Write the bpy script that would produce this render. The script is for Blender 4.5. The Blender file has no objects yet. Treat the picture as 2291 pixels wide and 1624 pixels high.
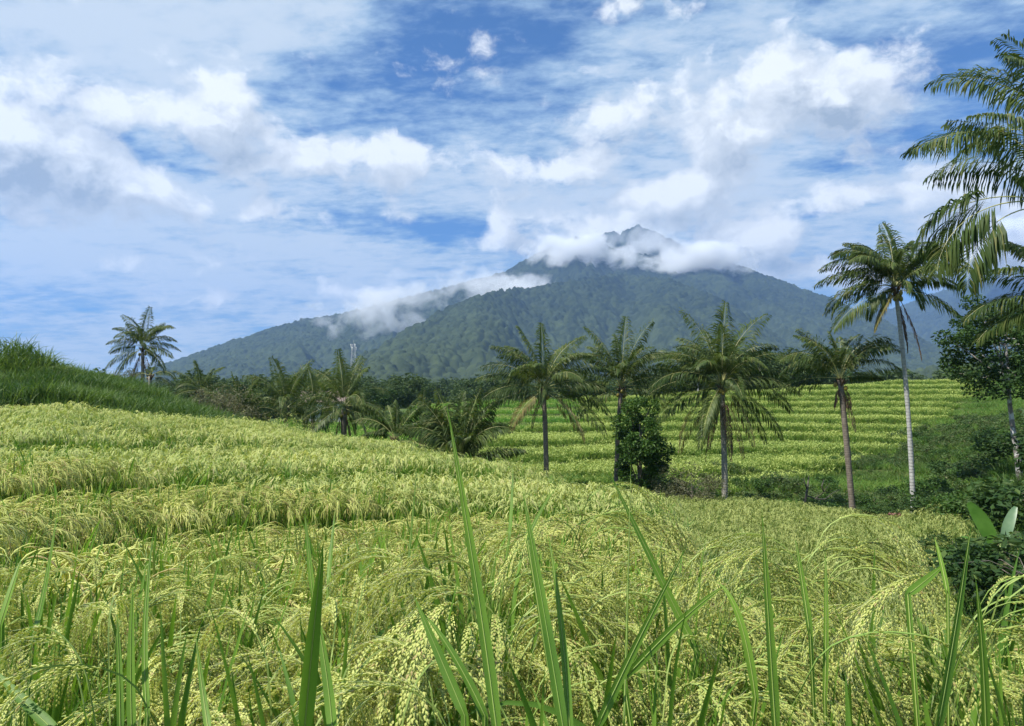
import bpy, math, random
import numpy as np
from mathutils import Vector, noise as mnoise
R = math.radians
SC = bpy.context.scene
COL = SC.collection

# ------------------------------------------------------------------ camera
CZ = 10.0                      # camera height above the datum
FPX = 1654.6                   # focal length in pixels of a 2291 px wide view
PITCH = math.atan(88/FPX)
cam_d = bpy.data.cameras.new('camera'); cam = bpy.data.objects.new('camera', cam_d); COL.objects.link(cam)
cam.location = (0, 0, CZ); cam.rotation_euler = (R(90)+PITCH, 0, 0)
cam_d.sensor_width = 36; cam_d.lens = 26.0; cam_d.clip_start = 0.05; cam_d.clip_end = 60000
SC.camera = cam

# ------------------------------------------------------------------ world, sun, exposure
SUN_EL, SUN_AZ = 56.0, -118.0     # elevation; azimuth from +Y clockwise (left and a little behind the camera)
SC.view_settings.view_transform = 'Standard'; SC.view_settings.look = 'None'
SC.view_settings.exposure = 0.60; SC.view_settings.gamma = 1.0
sd = bpy.data.lights.new('sun', 'SUN'); sun = bpy.data.objects.new('sun', sd); COL.objects.link(sun)
sd.energy = 5.0; sd.angle = R(0.6); sd.color = (1.0, 0.96, 0.86)
sdir = Vector((math.sin(R(SUN_AZ))*math.cos(R(SUN_EL)), math.cos(R(SUN_AZ))*math.cos(R(SUN_EL)), math.sin(R(SUN_EL))))
sun.rotation_euler = sdir.to_track_quat('Z', 'Y').to_euler()
SC.cycles.volume_bounces = 5
SC.cycles.max_bounces = 7; SC.cycles.transparent_max_bounces = 12
SC.cycles.transmission_bounces = 3; SC.cycles.diffuse_bounces = 3; SC.cycles.glossy_bounces = 1
SC.cycles.use_denoising = True

def pdir(X, Y):
    u = (X-1145.5)/FPX; v = (812-Y)/FPX
    c, s = math.cos(PITCH), math.sin(PITCH)
    return Vector((u, c - v*s, s + v*c))
def P(X, Y, D):                 # the point seen at (X, Y) that lies D metres ahead
    d = pdir(X, Y); return Vector((d.x/d.y*D, D, CZ + d.z/d.y*D))

class NT:                       # small node helper
    def __init__(s, nt): s.nt = nt; s.L = nt.links
    def n(s, t, **k):
        o = s.nt.nodes.new(t)
        for a, b in k.items(): setattr(o, a, b)
        return o
    def put(s, sock, v):
        if isinstance(v, bpy.types.NodeSocket): s.L.new(v, sock)
        elif v is not None: sock.default_value = v
    def m(s, op, a, b=None, c=None, clamp=False):
        o = s.n('ShaderNodeMath', operation=op, use_clamp=clamp)
        for i, v in enumerate((a, b, c)): s.put(o.inputs[i], v)
        return o.outputs[0]
    def vm(s, op, a, b=None, c=None):
        o = s.n('ShaderNodeVectorMath', operation=op)
        s.put(o.inputs[0], a)
        if b is not None: s.put(o.inputs[1], b)
        if c is not None: s.put(o.inputs[2], c)
        return o.outputs[0] if op not in ('LENGTH', 'DOT_PRODUCT', 'DISTANCE') else o.outputs[1]
    def xyz(s, x, y, z):
        o = s.n('ShaderNodeCombineXYZ')
        for i, v in enumerate((x, y, z)): s.put(o.inputs[i], v)
        return o.outputs[0]
    def sep(s, v):
        o = s.n('ShaderNodeSeparateXYZ'); s.put(o.inputs[0], v); return o.outputs
    def noise(s, vec, scale, detail=6, rough=.55, dist=0, dims='3D'):
        o = s.n('ShaderNodeTexNoise', noise_dimensions=dims); s.put(o.inputs['Vector'], vec)
        o.inputs['Scale'].default_value = scale; o.inputs['Detail'].default_value = detail
        o.inputs['Roughness'].default_value = rough; o.inputs['Distortion'].default_value = dist
        return o.outputs[0]
    def step(s, v, a, b):
        o = s.n('ShaderNodeMapRange', interpolation_type='SMOOTHSTEP'); s.put(o.inputs[0], v)
        o.inputs[1].default_value = a; o.inputs[2].default_value = b
        return o.outputs[0]
    def ramp(s, v, a, b, c=0., d=1.):
        o = s.n('ShaderNodeMapRange'); s.put(o.inputs[0], v)
        for i, q in enumerate((a, b, c, d)): s.put(o.inputs[i+1], q)
        return o.outputs[0]
    def mix(s, f, a, b):
        o = s.n('ShaderNodeMix', data_type='RGBA'); s.put(o.inputs[0], f)
        for i, v in ((6, a), (7, b)):
            s.put(o.inputs[i], v if isinstance(v, bpy.types.NodeSocket) else (*v[:3], 1))
        return o.outputs[2]

def ae(X, Y):
    d = pdir(X, Y).normalized(); return math.atan2(d.x, d.y), math.asin(d.z)

def build_world():
    w = bpy.data.worlds.new('World'); SC.world = w; w.use_nodes = True
    nt = w.node_tree; nt.nodes.clear(); N = NT(nt)
    sky = N.n('ShaderNodeTexSky', sky_type='NISHITA'); sky.sun_disc = False
    sky.sun_elevation = R(SUN_EL); sky.sun_rotation = R(SUN_AZ); sky.altitude = 600
    sky.air_density = 1.0; sky.dust_density = 0.6; sky.ozone_density = 3.0
    d = N.n('ShaderNodeTexCoord').outputs['Generated']
    x, y, z = N.sep(d)
    az = N.m('ARCTAN2', x, y); el = N.m('ARCSINE', z)
    def blobs(a, e, lst):
        tot = None
        for X, Y, rx, ry, k in lst:
            a0, e0 = ae(X, Y)
            p = N.m('MULTIPLY', N.m('SUBTRACT', a, a0), FPX/rx)
            q = N.m('MULTIPLY', N.m('SUBTRACT', e, e0), FPX/ry)
            r2 = N.m('ADD', N.m('MULTIPLY', p, p), N.m('MULTIPLY', q, q))
            g = N.m('MULTIPLY', N.m('EXPONENT', N.m('MULTIPLY', r2, -1.0)), k)
            tot = g if tot is None else N.m('ADD', tot, g)
        return tot
    wob = N.noise(N.xyz(az, el, 3.1), 7, 4, .6)
    wob2 = N.noise(N.xyz(az, el, 9.7), 7, 4, .6)
    aw = N.m('ADD', az, N.m('MULTIPLY', N.m('SUBTRACT', wob, .5), .07))
    ew = N.m('ADD', el, N.m('MULTIPLY', N.m('SUBTRACT', wob2, .5), .055))
    # high thin rippled layer lying on a plane
    inv = N.m('DIVIDE', 1.0, N.m('ADD', N.m('MAXIMUM', z, 0.0), 0.10))
    px, py = N.m('MULTIPLY', x, inv), N.m('MULTIPLY', y, inv)
    pl = N.xyz(N.m('ADD', N.m('MULTIPLY', px, 1.0), N.m('MULTIPLY', py, .25)), N.m('MULTIPLY', py, 1.35), 0.0)
    n1 = N.noise(pl, 1.5, 7, .56, .25)
    n2 = N.noise(pl, 8.5, 7, .62, .1)
    gaps = blobs(aw, ew, [(930, 130, 230, 75, -.30), (1010, 45, 110, 60, -.22), (690, 185, 150, 36, -.26), (1240, 70, 90, 50, -.16),
        (560, 200, 90, 25, -.1), (860, 250, 120, 35, -.14), (960, 505, 190, 26, -.40), (1000, 535, 90, 22, -.35), (760, 470, 90, 16, -.14),
        (2120, 130, 170, 80, -.20), (2080, 330, 150, 60, -.26), (1900, 110, 90, 60, -.1), (1850, 372, 80, 26, -.32), (165, 212, 80, 22, -.3),
        (1810, 484, 60, 8, -.25), (2040, 660, 60, 30, -.2), (1180, 290, 60, 50, -.12), (300, 330, 60, 20, -.2), (440, 385, 110, 20, -.15),
        (1130, 120, 130, 60, -.10), (330, 700, 300, 24, -.12), (250, 570, 200, 14, -.10), (620, 610, 200, 14, -.14), (880, 300, 60, 40, -.08),
        (300, 90, 420, 110, .44), (650, 30, 220, 50, .28), (1500, 60, 160, 70, .06), (300, 480, 500, 130, .28), (150, 700, 600, 140, .12), (1250, 150, 220, 60, .10), (900, 420, 500, 120, .12), (1700, 250, 350, 130, .24),
        (1250, 440, 400, 60, .14), (2100, 480, 300, 80, .2), (500, 640, 600, 70, .12), (1600, 440, 400, 60, .2), (1350, 180, 250, 80, .03)])
    v = N.m('ADD', N.m('ADD', N.m('MULTIPLY', N.m('SUBTRACT', n1, .5), .75), N.m('MULTIPLY', N.m('SUBTRACT', n2, .5), .95)), gaps)
    v = N.m('ADD', v, N.m('MULTIPLY', N.m('EXPONENT', N.m('MULTIPLY', N.m('MAXIMUM', el, 0.0), -6.5)), .30))
    low = N.noise(N.xyz(N.m('MULTIPLY', aw, 1.0), N.m('MULTIPLY', ew, 4.2), 2.2), 6.5, 8, .6)
    v = N.m('ADD', v, N.m('MULTIPLY', N.m('EXPONENT', N.m('MULTIPLY', N.m('MAXIMUM', el, 0.0), -4.5)), N.m('MULTIPLY', N.m('SUBTRACT', low, .52), 2.4)))
    thin = N.m('MULTIPLY', N.step(v, -.26, .20), .93)
    tb = N.m('ADD', N.step(v, .0, .42), 0)
    thin_col = N.mix(tb, (.35, .50, .66), (.62, .71, .78))
    # cumulus
    def dens(a, e, off):
        vec = N.xyz(a, N.m('MULTIPLY', e, 1.35), off)
        big = N.noise(vec, 11.5, 10, .58, 0)
        return N.m('ADD', N.m('MULTIPLY', N.m('SUBTRACT', big, .5), 2.0), blobs(a, e, [
            (30, 300, 130, 90, .62), (130, 400, 250, 75, .52), (250, 265, 80, 70, .34), (470, 240, 125, 66, .66), (330, 420, 90, 50, .25), (560, 370, 90, 40, .35),
            (830, 345, 150, 55, .6), (690, 340, 70, 35, .3), (570, 470, 110, 30, .42), (1110, 375, 150, 55, .6), (1290, 370, 110, 34, .4),
            (1700, 200, 240, 80, .55), (1880, 250, 150, 50, .4), (1560, 320, 180, 50, .35), (1330, 260, 120, 50, .18), (1540, 420, 130, 46, .42), (1430, 440, 110, 36, .36),
            (1330, 515, 60, 36, .5), (1420, 560, 210, 30, .3), (1600, 545, 60, 45, .5), (1720, 525, 70, 44, .62), (1780, 600, 160, 42, .5), (1960, 440, 160, 40, .44),
            (2200, 420, 120, 60, .5), (2230, 520, 150, 60, .6), (1450, 15, 150, 40, .42), (1110, 500, 60, 30, .36), (1140, 555, 90, 26, .3), (890, 600, 60, 26, .4),
            (480, 670, 60, 22, .34), (250, 590, 60, 30, .42), (820, 650, 90, 20, .35), (60, 480, 120, 30, .25), (2110, 600, 150, 50, .35), (1500, 500, 160, 30, .3)]))
    c0 = dens(aw, ew, 1.7)
    c1 = dens(N.m('ADD', aw, -.020), N.m('ADD', ew, .034), 1.7)
    cm = N.step(c0, .15, .52)
    lit = N.ramp(N.m('SUBTRACT', c0, c1), -.28, .42)
    thick = N.step(c0, .38, .95)
    shade = N.m('MULTIPLY', thick, N.m('SUBTRACT', 1.0, N.m('MULTIPLY', lit, 1.0)))
    fine = N.ramp(N.noise(N.xyz(aw, ew, 5), 26, 6, .6), .3, .7, -.10, .10)
    lf = N.m('ADD', N.m('SUBTRACT', N.m('ADD', .30, N.m('MULTIPLY', lit, .72)), N.m('MULTIPLY', shade, .85)), fine, clamp=True)
    ccol = N.mix(lf, (.31, .37, .43), (.88, .91, .91))
    # assemble
    bg = N.n('ShaderNodeBackground'); 
    tint = N.n('ShaderNodeMix', data_type='RGBA', blend_type='MULTIPLY'); tint.inputs[0].default_value = 1
    N.L.new(sky.outputs[0], tint.inputs[6]); tint.inputs[7].default_value = (.36, .84, 1.28, 1)
    N.L.new(tint.outputs[2], bg.inputs[0]); bg.inputs[1].default_value = .066
    b1 = N.n('ShaderNodeBackground'); N.L.new(thin_col, b1.inputs[0]); b1.inputs[1].default_value = .78
    b2 = N.n('ShaderNodeBackground'); N.L.new(ccol, b2.inputs[0]); b2.inputs[1].default_value = .86
    m1 = N.n('ShaderNodeMixShader'); N.L.new(thin, m1.inputs[0]); N.L.new(bg.outputs[0], m1.inputs[1]); N.L.new(b1.outputs[0], m1.inputs[2])
    m2 = N.n('ShaderNodeMixShader'); N.L.new(N.m('MULTIPLY', cm, .93), m2.inputs[0]); N.L.new(m1.outputs[0], m2.inputs[1]); N.L.new(b2.outputs[0], m2.inputs[2])
    out = N.n('ShaderNodeOutputWorld'); N.L.new(m2.outputs[0], out.inputs[0])
    w.cycles.sampling_method = 'MANUAL'; w.cycles.sample_map_resolution = 512
build_world()

# ------------------------------------------------------------------ object helpers
def tag(o, label=None, cat=None, group=None, kind=None):
    if label: o['label'] = label
    if cat: o['category'] = cat
    if group: o['group'] = group
    if kind: o['kind'] = kind
    return o
def empty(name, loc, label=None, cat=None, group=None):
    o = bpy.data.objects.new(name, None); COL.objects.link(o); o.location = loc; o.empty_display_size = .2
    return tag(o, label, cat, group)
class MB:
    """collects vertices and faces of one mesh"""
    def __init__(s): s.v = []; s.f = []; s.m = []
    def add(s, vs, fs, mi=0):
        b = len(s.v); s.v.extend(vs); s.f.extend([tuple(i+b for i in f) for f in fs]); s.m.extend([mi]*len(fs))
    def tube(s, pts, rad, n=6, mi=0, cap=True):
        vs, fs = [], []; L = len(pts)
        for i, p in enumerate(pts):
            t = (pts[min(i+1, L-1)] - pts[max(i-1, 0)]).normalized()
            a = t.cross(Vector((0, 0, 1)) if abs(t.z) < .9 else Vector((1, 0, 0))).normalized(); b = t.cross(a)
            r = rad[i] if hasattr(rad, '__len__') else rad
            for k in range(n):
                q = 2*math.pi*k/n; vs.append(p + a*(r*math.cos(q)) + b*(r*math.sin(q)))
        for i in range(L-1):
            for k in range(n): fs.append((i*n+k, i*n+(k+1) % n, (i+1)*n+(k+1) % n, (i+1)*n+k))
        if cap: fs.append(tuple(range(n-1, -1, -1))); fs.append(tuple((L-1)*n+k for k in range(n)))
        s.add(vs, fs, mi)
    def box(s, c, d, mi=0, rz=0):
        cr, sr = math.cos(rz), math.sin(rz); vs = []
        for z in (-.5, .5):
            for x, y in ((-.5, -.5), (.5, -.5), (.5, .5), (-.5, .5)):
                X, Y = x*d[0], y*d[1]; vs.append(Vector((c[0]+X*cr-Y*sr, c[1]+X*sr+Y*cr, c[2]+z*d[2])))
        s.add(vs, [(3,2,1,0),(4,5,6,7),(0,1,5,4),(1,2,6,5),(2,3,7,6),(3,0,4,7)], mi)
    def mesh(s, name, mats, smooth=True):
        me = bpy.data.meshes.new(name); me.from_pydata([tuple(v) for v in s.v], [], s.f)
        for m in mats: me.materials.append(m)
        if len(mats) > 1: me.polygons.foreach_set('material_index', s.m)
        if smooth: me.polygons.foreach_set('use_smooth', [True]*len(s.f))
        me.update(); return me
    def build(s, name, mats, parent=None, smooth=True):
        o = bpy.data.objects.new(name, s.mesh(name, mats if isinstance(mats, list) else [mats], smooth)); COL.objects.link(o)
        if parent: o.parent = parent
        return o
def npmesh(name, V, F, mats, smooth=True):
    me = bpy.data.meshes.new(name); nv, nf = len(V), len(F); k = F.shape[1]
    me.vertices.add(nv); me.vertices.foreach_set('co', V.astype(np.float32).ravel())
    me.loops.add(nf*k); me.loops.foreach_set('vertex_index', F.astype(np.int32).ravel())
    me.polygons.add(nf); me.polygons.foreach_set('loop_start', np.arange(0, nf*k, k, dtype=np.int32))
    me.polygons.foreach_set('loop_total', np.full(nf, k, dtype=np.int32))
    me.update(calc_edges=True)
    if smooth: me.polygons.foreach_set('use_smooth', np.ones(nf, dtype=bool))
    for m in mats: me.materials.append(m)
    return me

# ------------------------------------------------------------------ materials
def leafmat(name, c1, c2, trans=.35, rough=.5, scale=1.5, spec=.35, c3=None, rnd=.5, tcol=None):
    """thin leaf: c1..c2 vary in patches over the ground and plant by plant"""
    m = bpy.data.materials.new(name); m.use_nodes = True; nt = m.node_tree; nt.nodes.clear(); N = NT(nt)
    geo = N.n('ShaderNodeNewGeometry'); oi = N.n('ShaderNodeObjectInfo')
    a = N.noise(geo.outputs['Position'], scale, 3, .6)
    f = N.m('ADD', N.ramp(a, .32, .68), N.m('MULTIPLY', N.m('SUBTRACT', oi.outputs['Random'], .5), rnd), clamp=True)
    f = N.m('ADD', f, N.m('MULTIPLY', N.m('SUBTRACT', geo.outputs['Random Per Island'], .5), .55), clamp=True)
    col = N.mix(f, c1, c2)
    if c3: col = N.mix(N.step(geo.outputs['Random Per Island'], .82, .98), col, c3)
    pr = N.n('ShaderNodeBsdfPrincipled'); N.L.new(col, pr.inputs['Base Color'])
    pr.inputs['Roughness'].default_value = rough; pr.inputs['Specular IOR Level'].default_value = spec
    tr = N.n('ShaderNodeBsdfTranslucent')
    tc = N.n('ShaderNodeMix', data_type='RGBA', blend_type='MULTIPLY'); tc.inputs[0].default_value = 1
    N.L.new(col, tc.inputs[6]); tc.inputs[7].default_value = (*(tcol or (1.25, 1.25, .7)), 1)
    N.L.new(tc.outputs[2], tr.inputs[0])
    mx = N.n('ShaderNodeMixShader'); mx.inputs[0].default_value = trans
    N.L.new(pr.outputs[0], mx.inputs[1]); N.L.new(tr.outputs[0], mx.inputs[2])
    o = N.n('ShaderNodeOutputMaterial'); N.L.new(mx.outputs[0], o.inputs[0])
    return m
def solid(name, c1, c2, scale=8, rough=.8, spec=.2, bump=.0, stretch=(1, 1, 1)):
    m = bpy.data.materials.new(name); m.use_nodes = True; nt = m.node_tree; N = NT(nt)
    pr = nt.nodes['Principled BSDF']; tc = N.n('ShaderNodeTexCoord').outputs['Object']
    v = N.vm('MULTIPLY', tc, stretch)
    a = N.noise(v, scale, 5, .62)
    N.L.new(N.mix(N.ramp(a, .35, .65), c1, c2), pr.inputs['Base Color'])
    pr.inputs['Roughness'].default_value = rough; pr.inputs['Specular IOR Level'].default_value = spec
    if bump:
        b = N.n('ShaderNodeBump'); b.inputs['Strength'].default_value = bump; b.inputs['Distance'].default_value = .05
        N.L.new(a, b.inputs['Height']); N.L.new(b.outputs[0], pr.inputs['Normal'])
    return m
def barkmat(name, c1, c2, ring=18., lichen=None):
    m = bpy.data.materials.new(name); m.use_nodes = True; nt = m.node_tree; N = NT(nt)
    pr = nt.nodes['Principled BSDF']; tc = N.n('ShaderNodeTexCoord').outputs['Object']
    x, y, z = N.sep(tc)
    nz = N.noise(tc, 6, 5, .6)
    w = N.m('FRACT', N.m('ADD', N.m('MULTIPLY', z, ring/2), N.m('MULTIPLY', nz, .9)))
    rg = N.step(w, .0, .18)
    col = N.mix(N.ramp(nz, .3, .7), c1, c2)
    col = N.mix(N.m('MULTIPLY', N.m('SUBTRACT', 1.0, rg), .55), col, (c1[0]*.35, c1[1]*.35, c1[2]*.35))
    if lichen:
        col = N.mix(N.step(N.noise(tc, 2.3, 5, .7), .50, .60), col, lichen)
    N.L.new(col, pr.inputs['Base Color']); pr.inputs['Roughness'].default_value = .85
    b = N.n('ShaderNodeBump'); b.inputs['Strength'].default_value = .6; b.inputs['Distance'].default_value = .03
    N.L.new(N.m('ADD', rg, nz), b.inputs['Height']); N.L.new(b.outputs[0], pr.inputs['Normal'])
    return m
M = {}
M['rleaf'] = leafmat('rice_leaf', (.12, .25, .028), (.22, .37, .048), .42, .5, 1.3, .28, c3=(.30, .34, .08))
M['rleafn'] = leafmat('rice_leaf_glossy', (.085, .185, .022), (.185, .32, .038), .38, .5, 3, .28)
M['grain'] = leafmat('rice_grain', (.50, .54, .145), (.77, .77, .28), .34, .6, 1.1, .3, c3=(.50, .40, .17), rnd=.35)
M['awn'] = leafmat('rice_awn', (.52, .58, .28), (.72, .74, .42), .4, .5, 2)
M['straw'] = leafmat('rice_stem', (.20, .32, .06), (.34, .42, .11), .2, .5, 2)
M['grainf'] = leafmat('rice_ear_distant', (.37, .43, .13), (.55, .57, .20), .3, .6, .22, .2, c3=(.5, .46, .2), rnd=.5)
M['rleaff'] = leafmat('rice_leaf_distant', (.10, .22, .03), (.19, .33, .05), .38, .5, .5, .25, c3=(.33, .36, .09))
M['grass'] = leafmat('hill_grass', (.045, .105, .020), (.115, .19, .040), .35, .5, .35, .25, c3=(.19, .26, .07))
M['grassl'] = leafmat('bank_grass', (.08, .18, .028), (.17, .29, .05), .35, .5, .35, .25, c3=(.30, .28, .10))
M['brown'] = leafmat('dry_grass', (.17, .19, .06), (.33, .27, .12), .3, .6, .7, .2, c3=(.42, .33, .2))
M['low'] = leafmat('lower_rice_leaf', (.12, .20, .04), (.20, .29, .065), .35, .5, .3, .2, c3=(.33, .33, .10))
M['slleaf'] = leafmat('terrace_rice_leaf', (.13, .235, .038), (.21, .32, .06), .38, .5, .12, .2, c3=(.33, .36, .09))
M['slear'] = leafmat('terrace_rice_ear', (.30, .38, .10), (.45, .51, .15), .3, .6, .12, .2, rnd=.5)
M['lowear'] = leafmat('lower_rice_ear', (.30, .36, .11), (.44, .47, .16), .3, .6, .5, .2, rnd=.5)
M['young'] = leafmat('young_rice', (.11, .26, .035), (.20, .36, .05), .35, .5, .12, .25)
M['palm'] = leafmat('palm_leaflet', (.045, .082, .018), (.115, .160, .038), .34, .5, 1.2, .3, c3=(.20, .20, .065), rnd=.7)
M['palmy'] = leafmat('palm_leaflet_yellowing', (.16, .15, .045), (.26, .22, .08), .3, .45, 1.2, .4)
M['palmd'] = leafmat('palm_leaf_dead', (.10, .065, .045), (.19, .12, .08), .15, .8, 3, .1)
M['rachis'] = solid('palm_rachis', (.30, .31, .11), (.42, .40, .17), 4, .5, .4)
M['trunkg'] = barkmat('palm_bark_grey', (.22, .20, .17), (.36, .34, .30), 14)
M['trunkw'] = barkmat('palm_bark_pale', (.34, .33, .31), (.52, .51, .49), 12)
M['trunkb'] = barkmat('palm_bark_brown', (.14, .11, .085), (.25, .205, .165), 16)
M['nut'] = solid('coconut', (.22, .20, .04), (.36, .26, .05), 6, .45, .4)
M['fibre'] = solid('palm_fibre', (.07, .045, .03), (.15, .10, .06), 20, .9, .1)
M['bark'] = barkmat('tree_bark', (.10, .085, .065), (.20, .17, .14), 4)
M['barkw'] = barkmat('tree_bark_mottled', (.16, .13, .11), (.28, .25, .22), 4, lichen=(.62, .61, .58))
M['tleaf'] = leafmat('tree_leaf', (.034, .085, .014), (.080, .155, .026), .3, .5, 1.0, .25, c3=(.13, .21, .05))
M['tleafd'] = leafmat('tree_leaf_dark', (.020, .050, .014), (.050, .10, .024), .25, .6, .6, .2, c3=(.09, .14, .035))
M['tleaff'] = leafmat('tree_leaf_far', (.045, .080, .026), (.085, .125, .038), .25, .6, .15, .2)
M['bushl'] = leafmat('bush_leaf', (.05, .10, .025), (.11, .17, .045), .3, .5, 1.5, .3, c3=(.20, .19, .09))
M['dryleaf'] = leafmat('twig_leaf', (.09, .11, .05), (.17, .16, .09), .3, .6, 1.5, .2)
M['pink'] = leafmat('pink_leaf', (.30, .15, .13), (.44, .24, .20), .3, .5, 4, .2)
M['banana'] = leafmat('banana_leaf', (.10, .24, .035), (.17, .34, .06), .4, .35, 3, .5)
M['bananab'] = leafmat('banana_leaf_bluish', (.14, .25, .13), (.22, .33, .18), .3, .4, 3, .5)

# ------------------------------------------------------------------ ground height
COLS = {  # column X -> (distance, ground height relative to the camera)
 -700: [(0,-1.7),(3,-1.8),(6,-1.8),(12,-1.4),(18,-.8),(25,0),(32,1.5),(40,3.5),(50,4.5),(90,4),(130,0),(200,-2),(350,2)],
 -250: [(0,-1.7),(3,-1.75),(6,-2.0),(12,-1.85),(18,-1.5),(25,-1.1),(28,-.3),(32,.4),(36,1.0),(40,1.7),(50,2.0),(90,2),(130,-2),(200,-4),(350,1)],
 0: [(0,-1.65),(1.5,-1.56),(2.5,-1.64),(4,-1.86),(6,-2.15),(8,-2.12),(12,-1.85),(18,-1.42),(24,-.95),(28,-.45),(32,-.05),(36,.6),(40,1.25),(46,1.4),(60,1.8),(90,0),(130,-3),(200,-5),(350,0)],
 90: [(0,-1.65),(1.5,-1.56),(2.5,-1.64),(4,-1.86),(6,-2.2),(12,-1.87),(18,-1.45),(24,-1.0),(28,-.5),(32,-.15),(36,.5),(40,1.15),(46,1.3),(60,1.4),(90,0),(130,-3),(200,-5),(350,0)],
 140: [(0,-1.65),(1.5,-1.56),(2.5,-1.64),(4,-1.86),(6,-2.22),(12,-1.9),(18,-1.5),(24,-1.08),(28,-.6),(32,-.2),(36,.4),(40,1.0),(46,1.2),(60,1.0),(90,-.5),(130,-3),(200,-5),(350,0)],
 300: [(0,-1.65),(1.5,-1.56),(2.5,-1.64),(4,-1.86),(8,-2.36),(12,-2.04),(18,-1.72),(25,-1.42),(30,-1.15),(33,-.85),(37,-.3),(42,.35),(50,.2),(60,-.3),(90,-2.5),(130,-4),(200,-5),(350,0)],
 480: [(0,-1.6),(1.5,-1.54),(2.5,-1.63),(4,-1.87),(8,-2.42),(12,-2.12),(18,-1.88),(25,-1.68),(30,-1.55),(34,-1.35),(38,-1.3),(44,-2.2),(60,-3.2),(90,-3.5),(130,-3.5),(200,-5),(350,0)],
 600: [(0,-1.6),(1.5,-1.54),(2.5,-1.63),(4,-1.9),(8,-2.42),(10,-2.45),(12,-2.15),(18,-1.97),(28,-1.85),(33,-1.85),(40,-3.2),(50,-3.6),(70,-3.4),(100,-2.5),(130,-3),(200,-5),(350,0)],
 900: [(0,-1.55),(1.5,-1.50),(2.5,-1.60),(4,-1.92),(7,-2.38),(11,-2.5),(13,-2.25),(20,-2.2),(25,-2.3),(28,-2.6),(38,-4.6),(55,-4.8),(70,-4.0),(100,-1.8),(115,-1.2),(130,-2.5),(200,-5),(350,0)],
 1100: [(0,-1.5),(1.5,-1.45),(2.5,-1.53),(4,-1.96),(8,-2.42),(11,-2.55),(15,-2.4),(20,-2.5),(23,-3.0),(33,-5.5),(45,-5.7),(60,-4.7),(72,-3.7),(85,-2.8),(112,-.1),(120,-.1),(140,-2.5),(200,-5),(350,0)],
 1250: [(0,-1.5),(1.5,-1.46),(2.5,-1.58),(4,-2.1),(8,-2.45),(11,-2.6),(16,-2.55),(19,-2.8),(23,-3.6),(33,-5.8),(45,-6.0),(60,-4.8),(72,-3.7),(85,-2.7),(112,-.1),(120,-.1),(140,-2.5),(200,-5),(350,0)],
 1470: [(0,-1.5),(1.5,-1.48),(2.5,-1.60),(4,-2.05),(7,-2.5),(13,-2.75),(16,-2.9),(20,-4.0),(27,-5.8),(40,-6.2),(50,-6.4),(112,.1),(122,.1),(145,-2.5),(200,-5),(350,0)],
 1700: [(0,-1.5),(1.5,-1.53),(2.5,-1.71),(3.5,-2.0),(6,-2.8),(10,-4.2),(16,-5.5),(20,-5.8),(40,-6.2),(46,-6.9),(52,-7),(60,-6.0),(112,.8),(122,.8),(150,-2.5),(200,-5),(350,0)],
 2000: [(0,-1.5),(1.5,-1.56),(2.5,-1.80),(3.5,-2.15),(6,-3),(10,-4.4),(16,-5.6),(20,-5.9),(38,-6.7),(43,-7.3),(52,-7),(60,-5.8),(112,2.4),(124,2.4),(150,-1),(200,-5),(350,0)],
 2180: [(0,-1.5),(1.5,-1.52),(2.5,-1.74),(3.5,-2.2),(6,-3.2),(10,-4.6),(16,-5.8),(22,-6.1),(28,-5.6),(36,-5.2),(44,-5.0),(52,-4.6),(112,2.6),(124,2.6),(150,0),(200,-4),(350,0)],
 2291: [(0,-1.5),(1.5,-1.52),(2.5,-1.76),(3.5,-2.2),(6,-3.3),(10,-4.6),(16,-5.5),(22,-4.9),(30,-4.0),(40,-3.0),(60,-1.5),(112,2.6),(124,2.6),(150,1),(200,-3),(350,0)],
 2700: [(0,-1.5),(1.5,-1.5),(3.5,-2.1),(6,-3.0),(10,-3.9),(16,-4.2),(22,-3.3),(30,-2.0),(40,-.8),(60,1),(112,4),(124,4),(200,0),(350,0)]}
DG = np.concatenate([np.linspace(0, 60, 241), np.linspace(60.5, 140, 160), np.linspace(145, 350, 42)])
XG = np.arange(-700, 2701, 10.)
_xs = sorted(COLS); _t = np.array([np.interp(DG, [p[0] for p in COLS[k]], [p[1] for p in COLS[k]]) for k in _xs])
TAB = np.array([np.interp(XG, _xs, _t[:, j]) for j in range(len(DG))]).T
for _ in range(3): TAB[1:-1] = (TAB[:-2] + 2*TAB[1:-1] + TAB[2:])/4
TAB[:, 8:-1] = (TAB[:, 7:-2] + 2*TAB[:, 8:-1] + TAB[:, 9:])/4

def vnoise(x, y, seed=0):
    xi = np.floor(x).astype(np.int64); yi = np.floor(y).astype(np.int64); fx = x-xi; fy = y-yi
    fx = fx*fx*(3-2*fx); fy = fy*fy*(3-2*fy)
    def h(a, b):
        n = (a*374761393 + b*668265263 + seed*982451653) & 0x7fffffff
        n = ((n ^ (n >> 13))*1274126177) & 0x7fffffff
        return ((n ^ (n >> 16)) & 0xffff)/65535.0
    return (h(xi, yi)*(1-fx)+h(xi+1, yi)*fx)*(1-fy) + (h(xi, yi+1)*(1-fx)+h(xi+1, yi+1)*fx)*fy
def fbm(x, y, o=5, seed=0, g=.5):
    s = 0; a = 1; t = 0
    for i in range(o): s = s + a*(vnoise(x*2**i, y*2**i, seed+i)-.5); t += a; a *= g
    return s/t*2
def colrow(x, y):
    x = np.asarray(x, float); y = np.asarray(y, float); r = np.hypot(x, y)
    D = np.maximum(y, r*.45); X = np.clip(x/np.maximum(D, .05)*FPX + 1145.5, -700, 2700)
    return X, D
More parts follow.
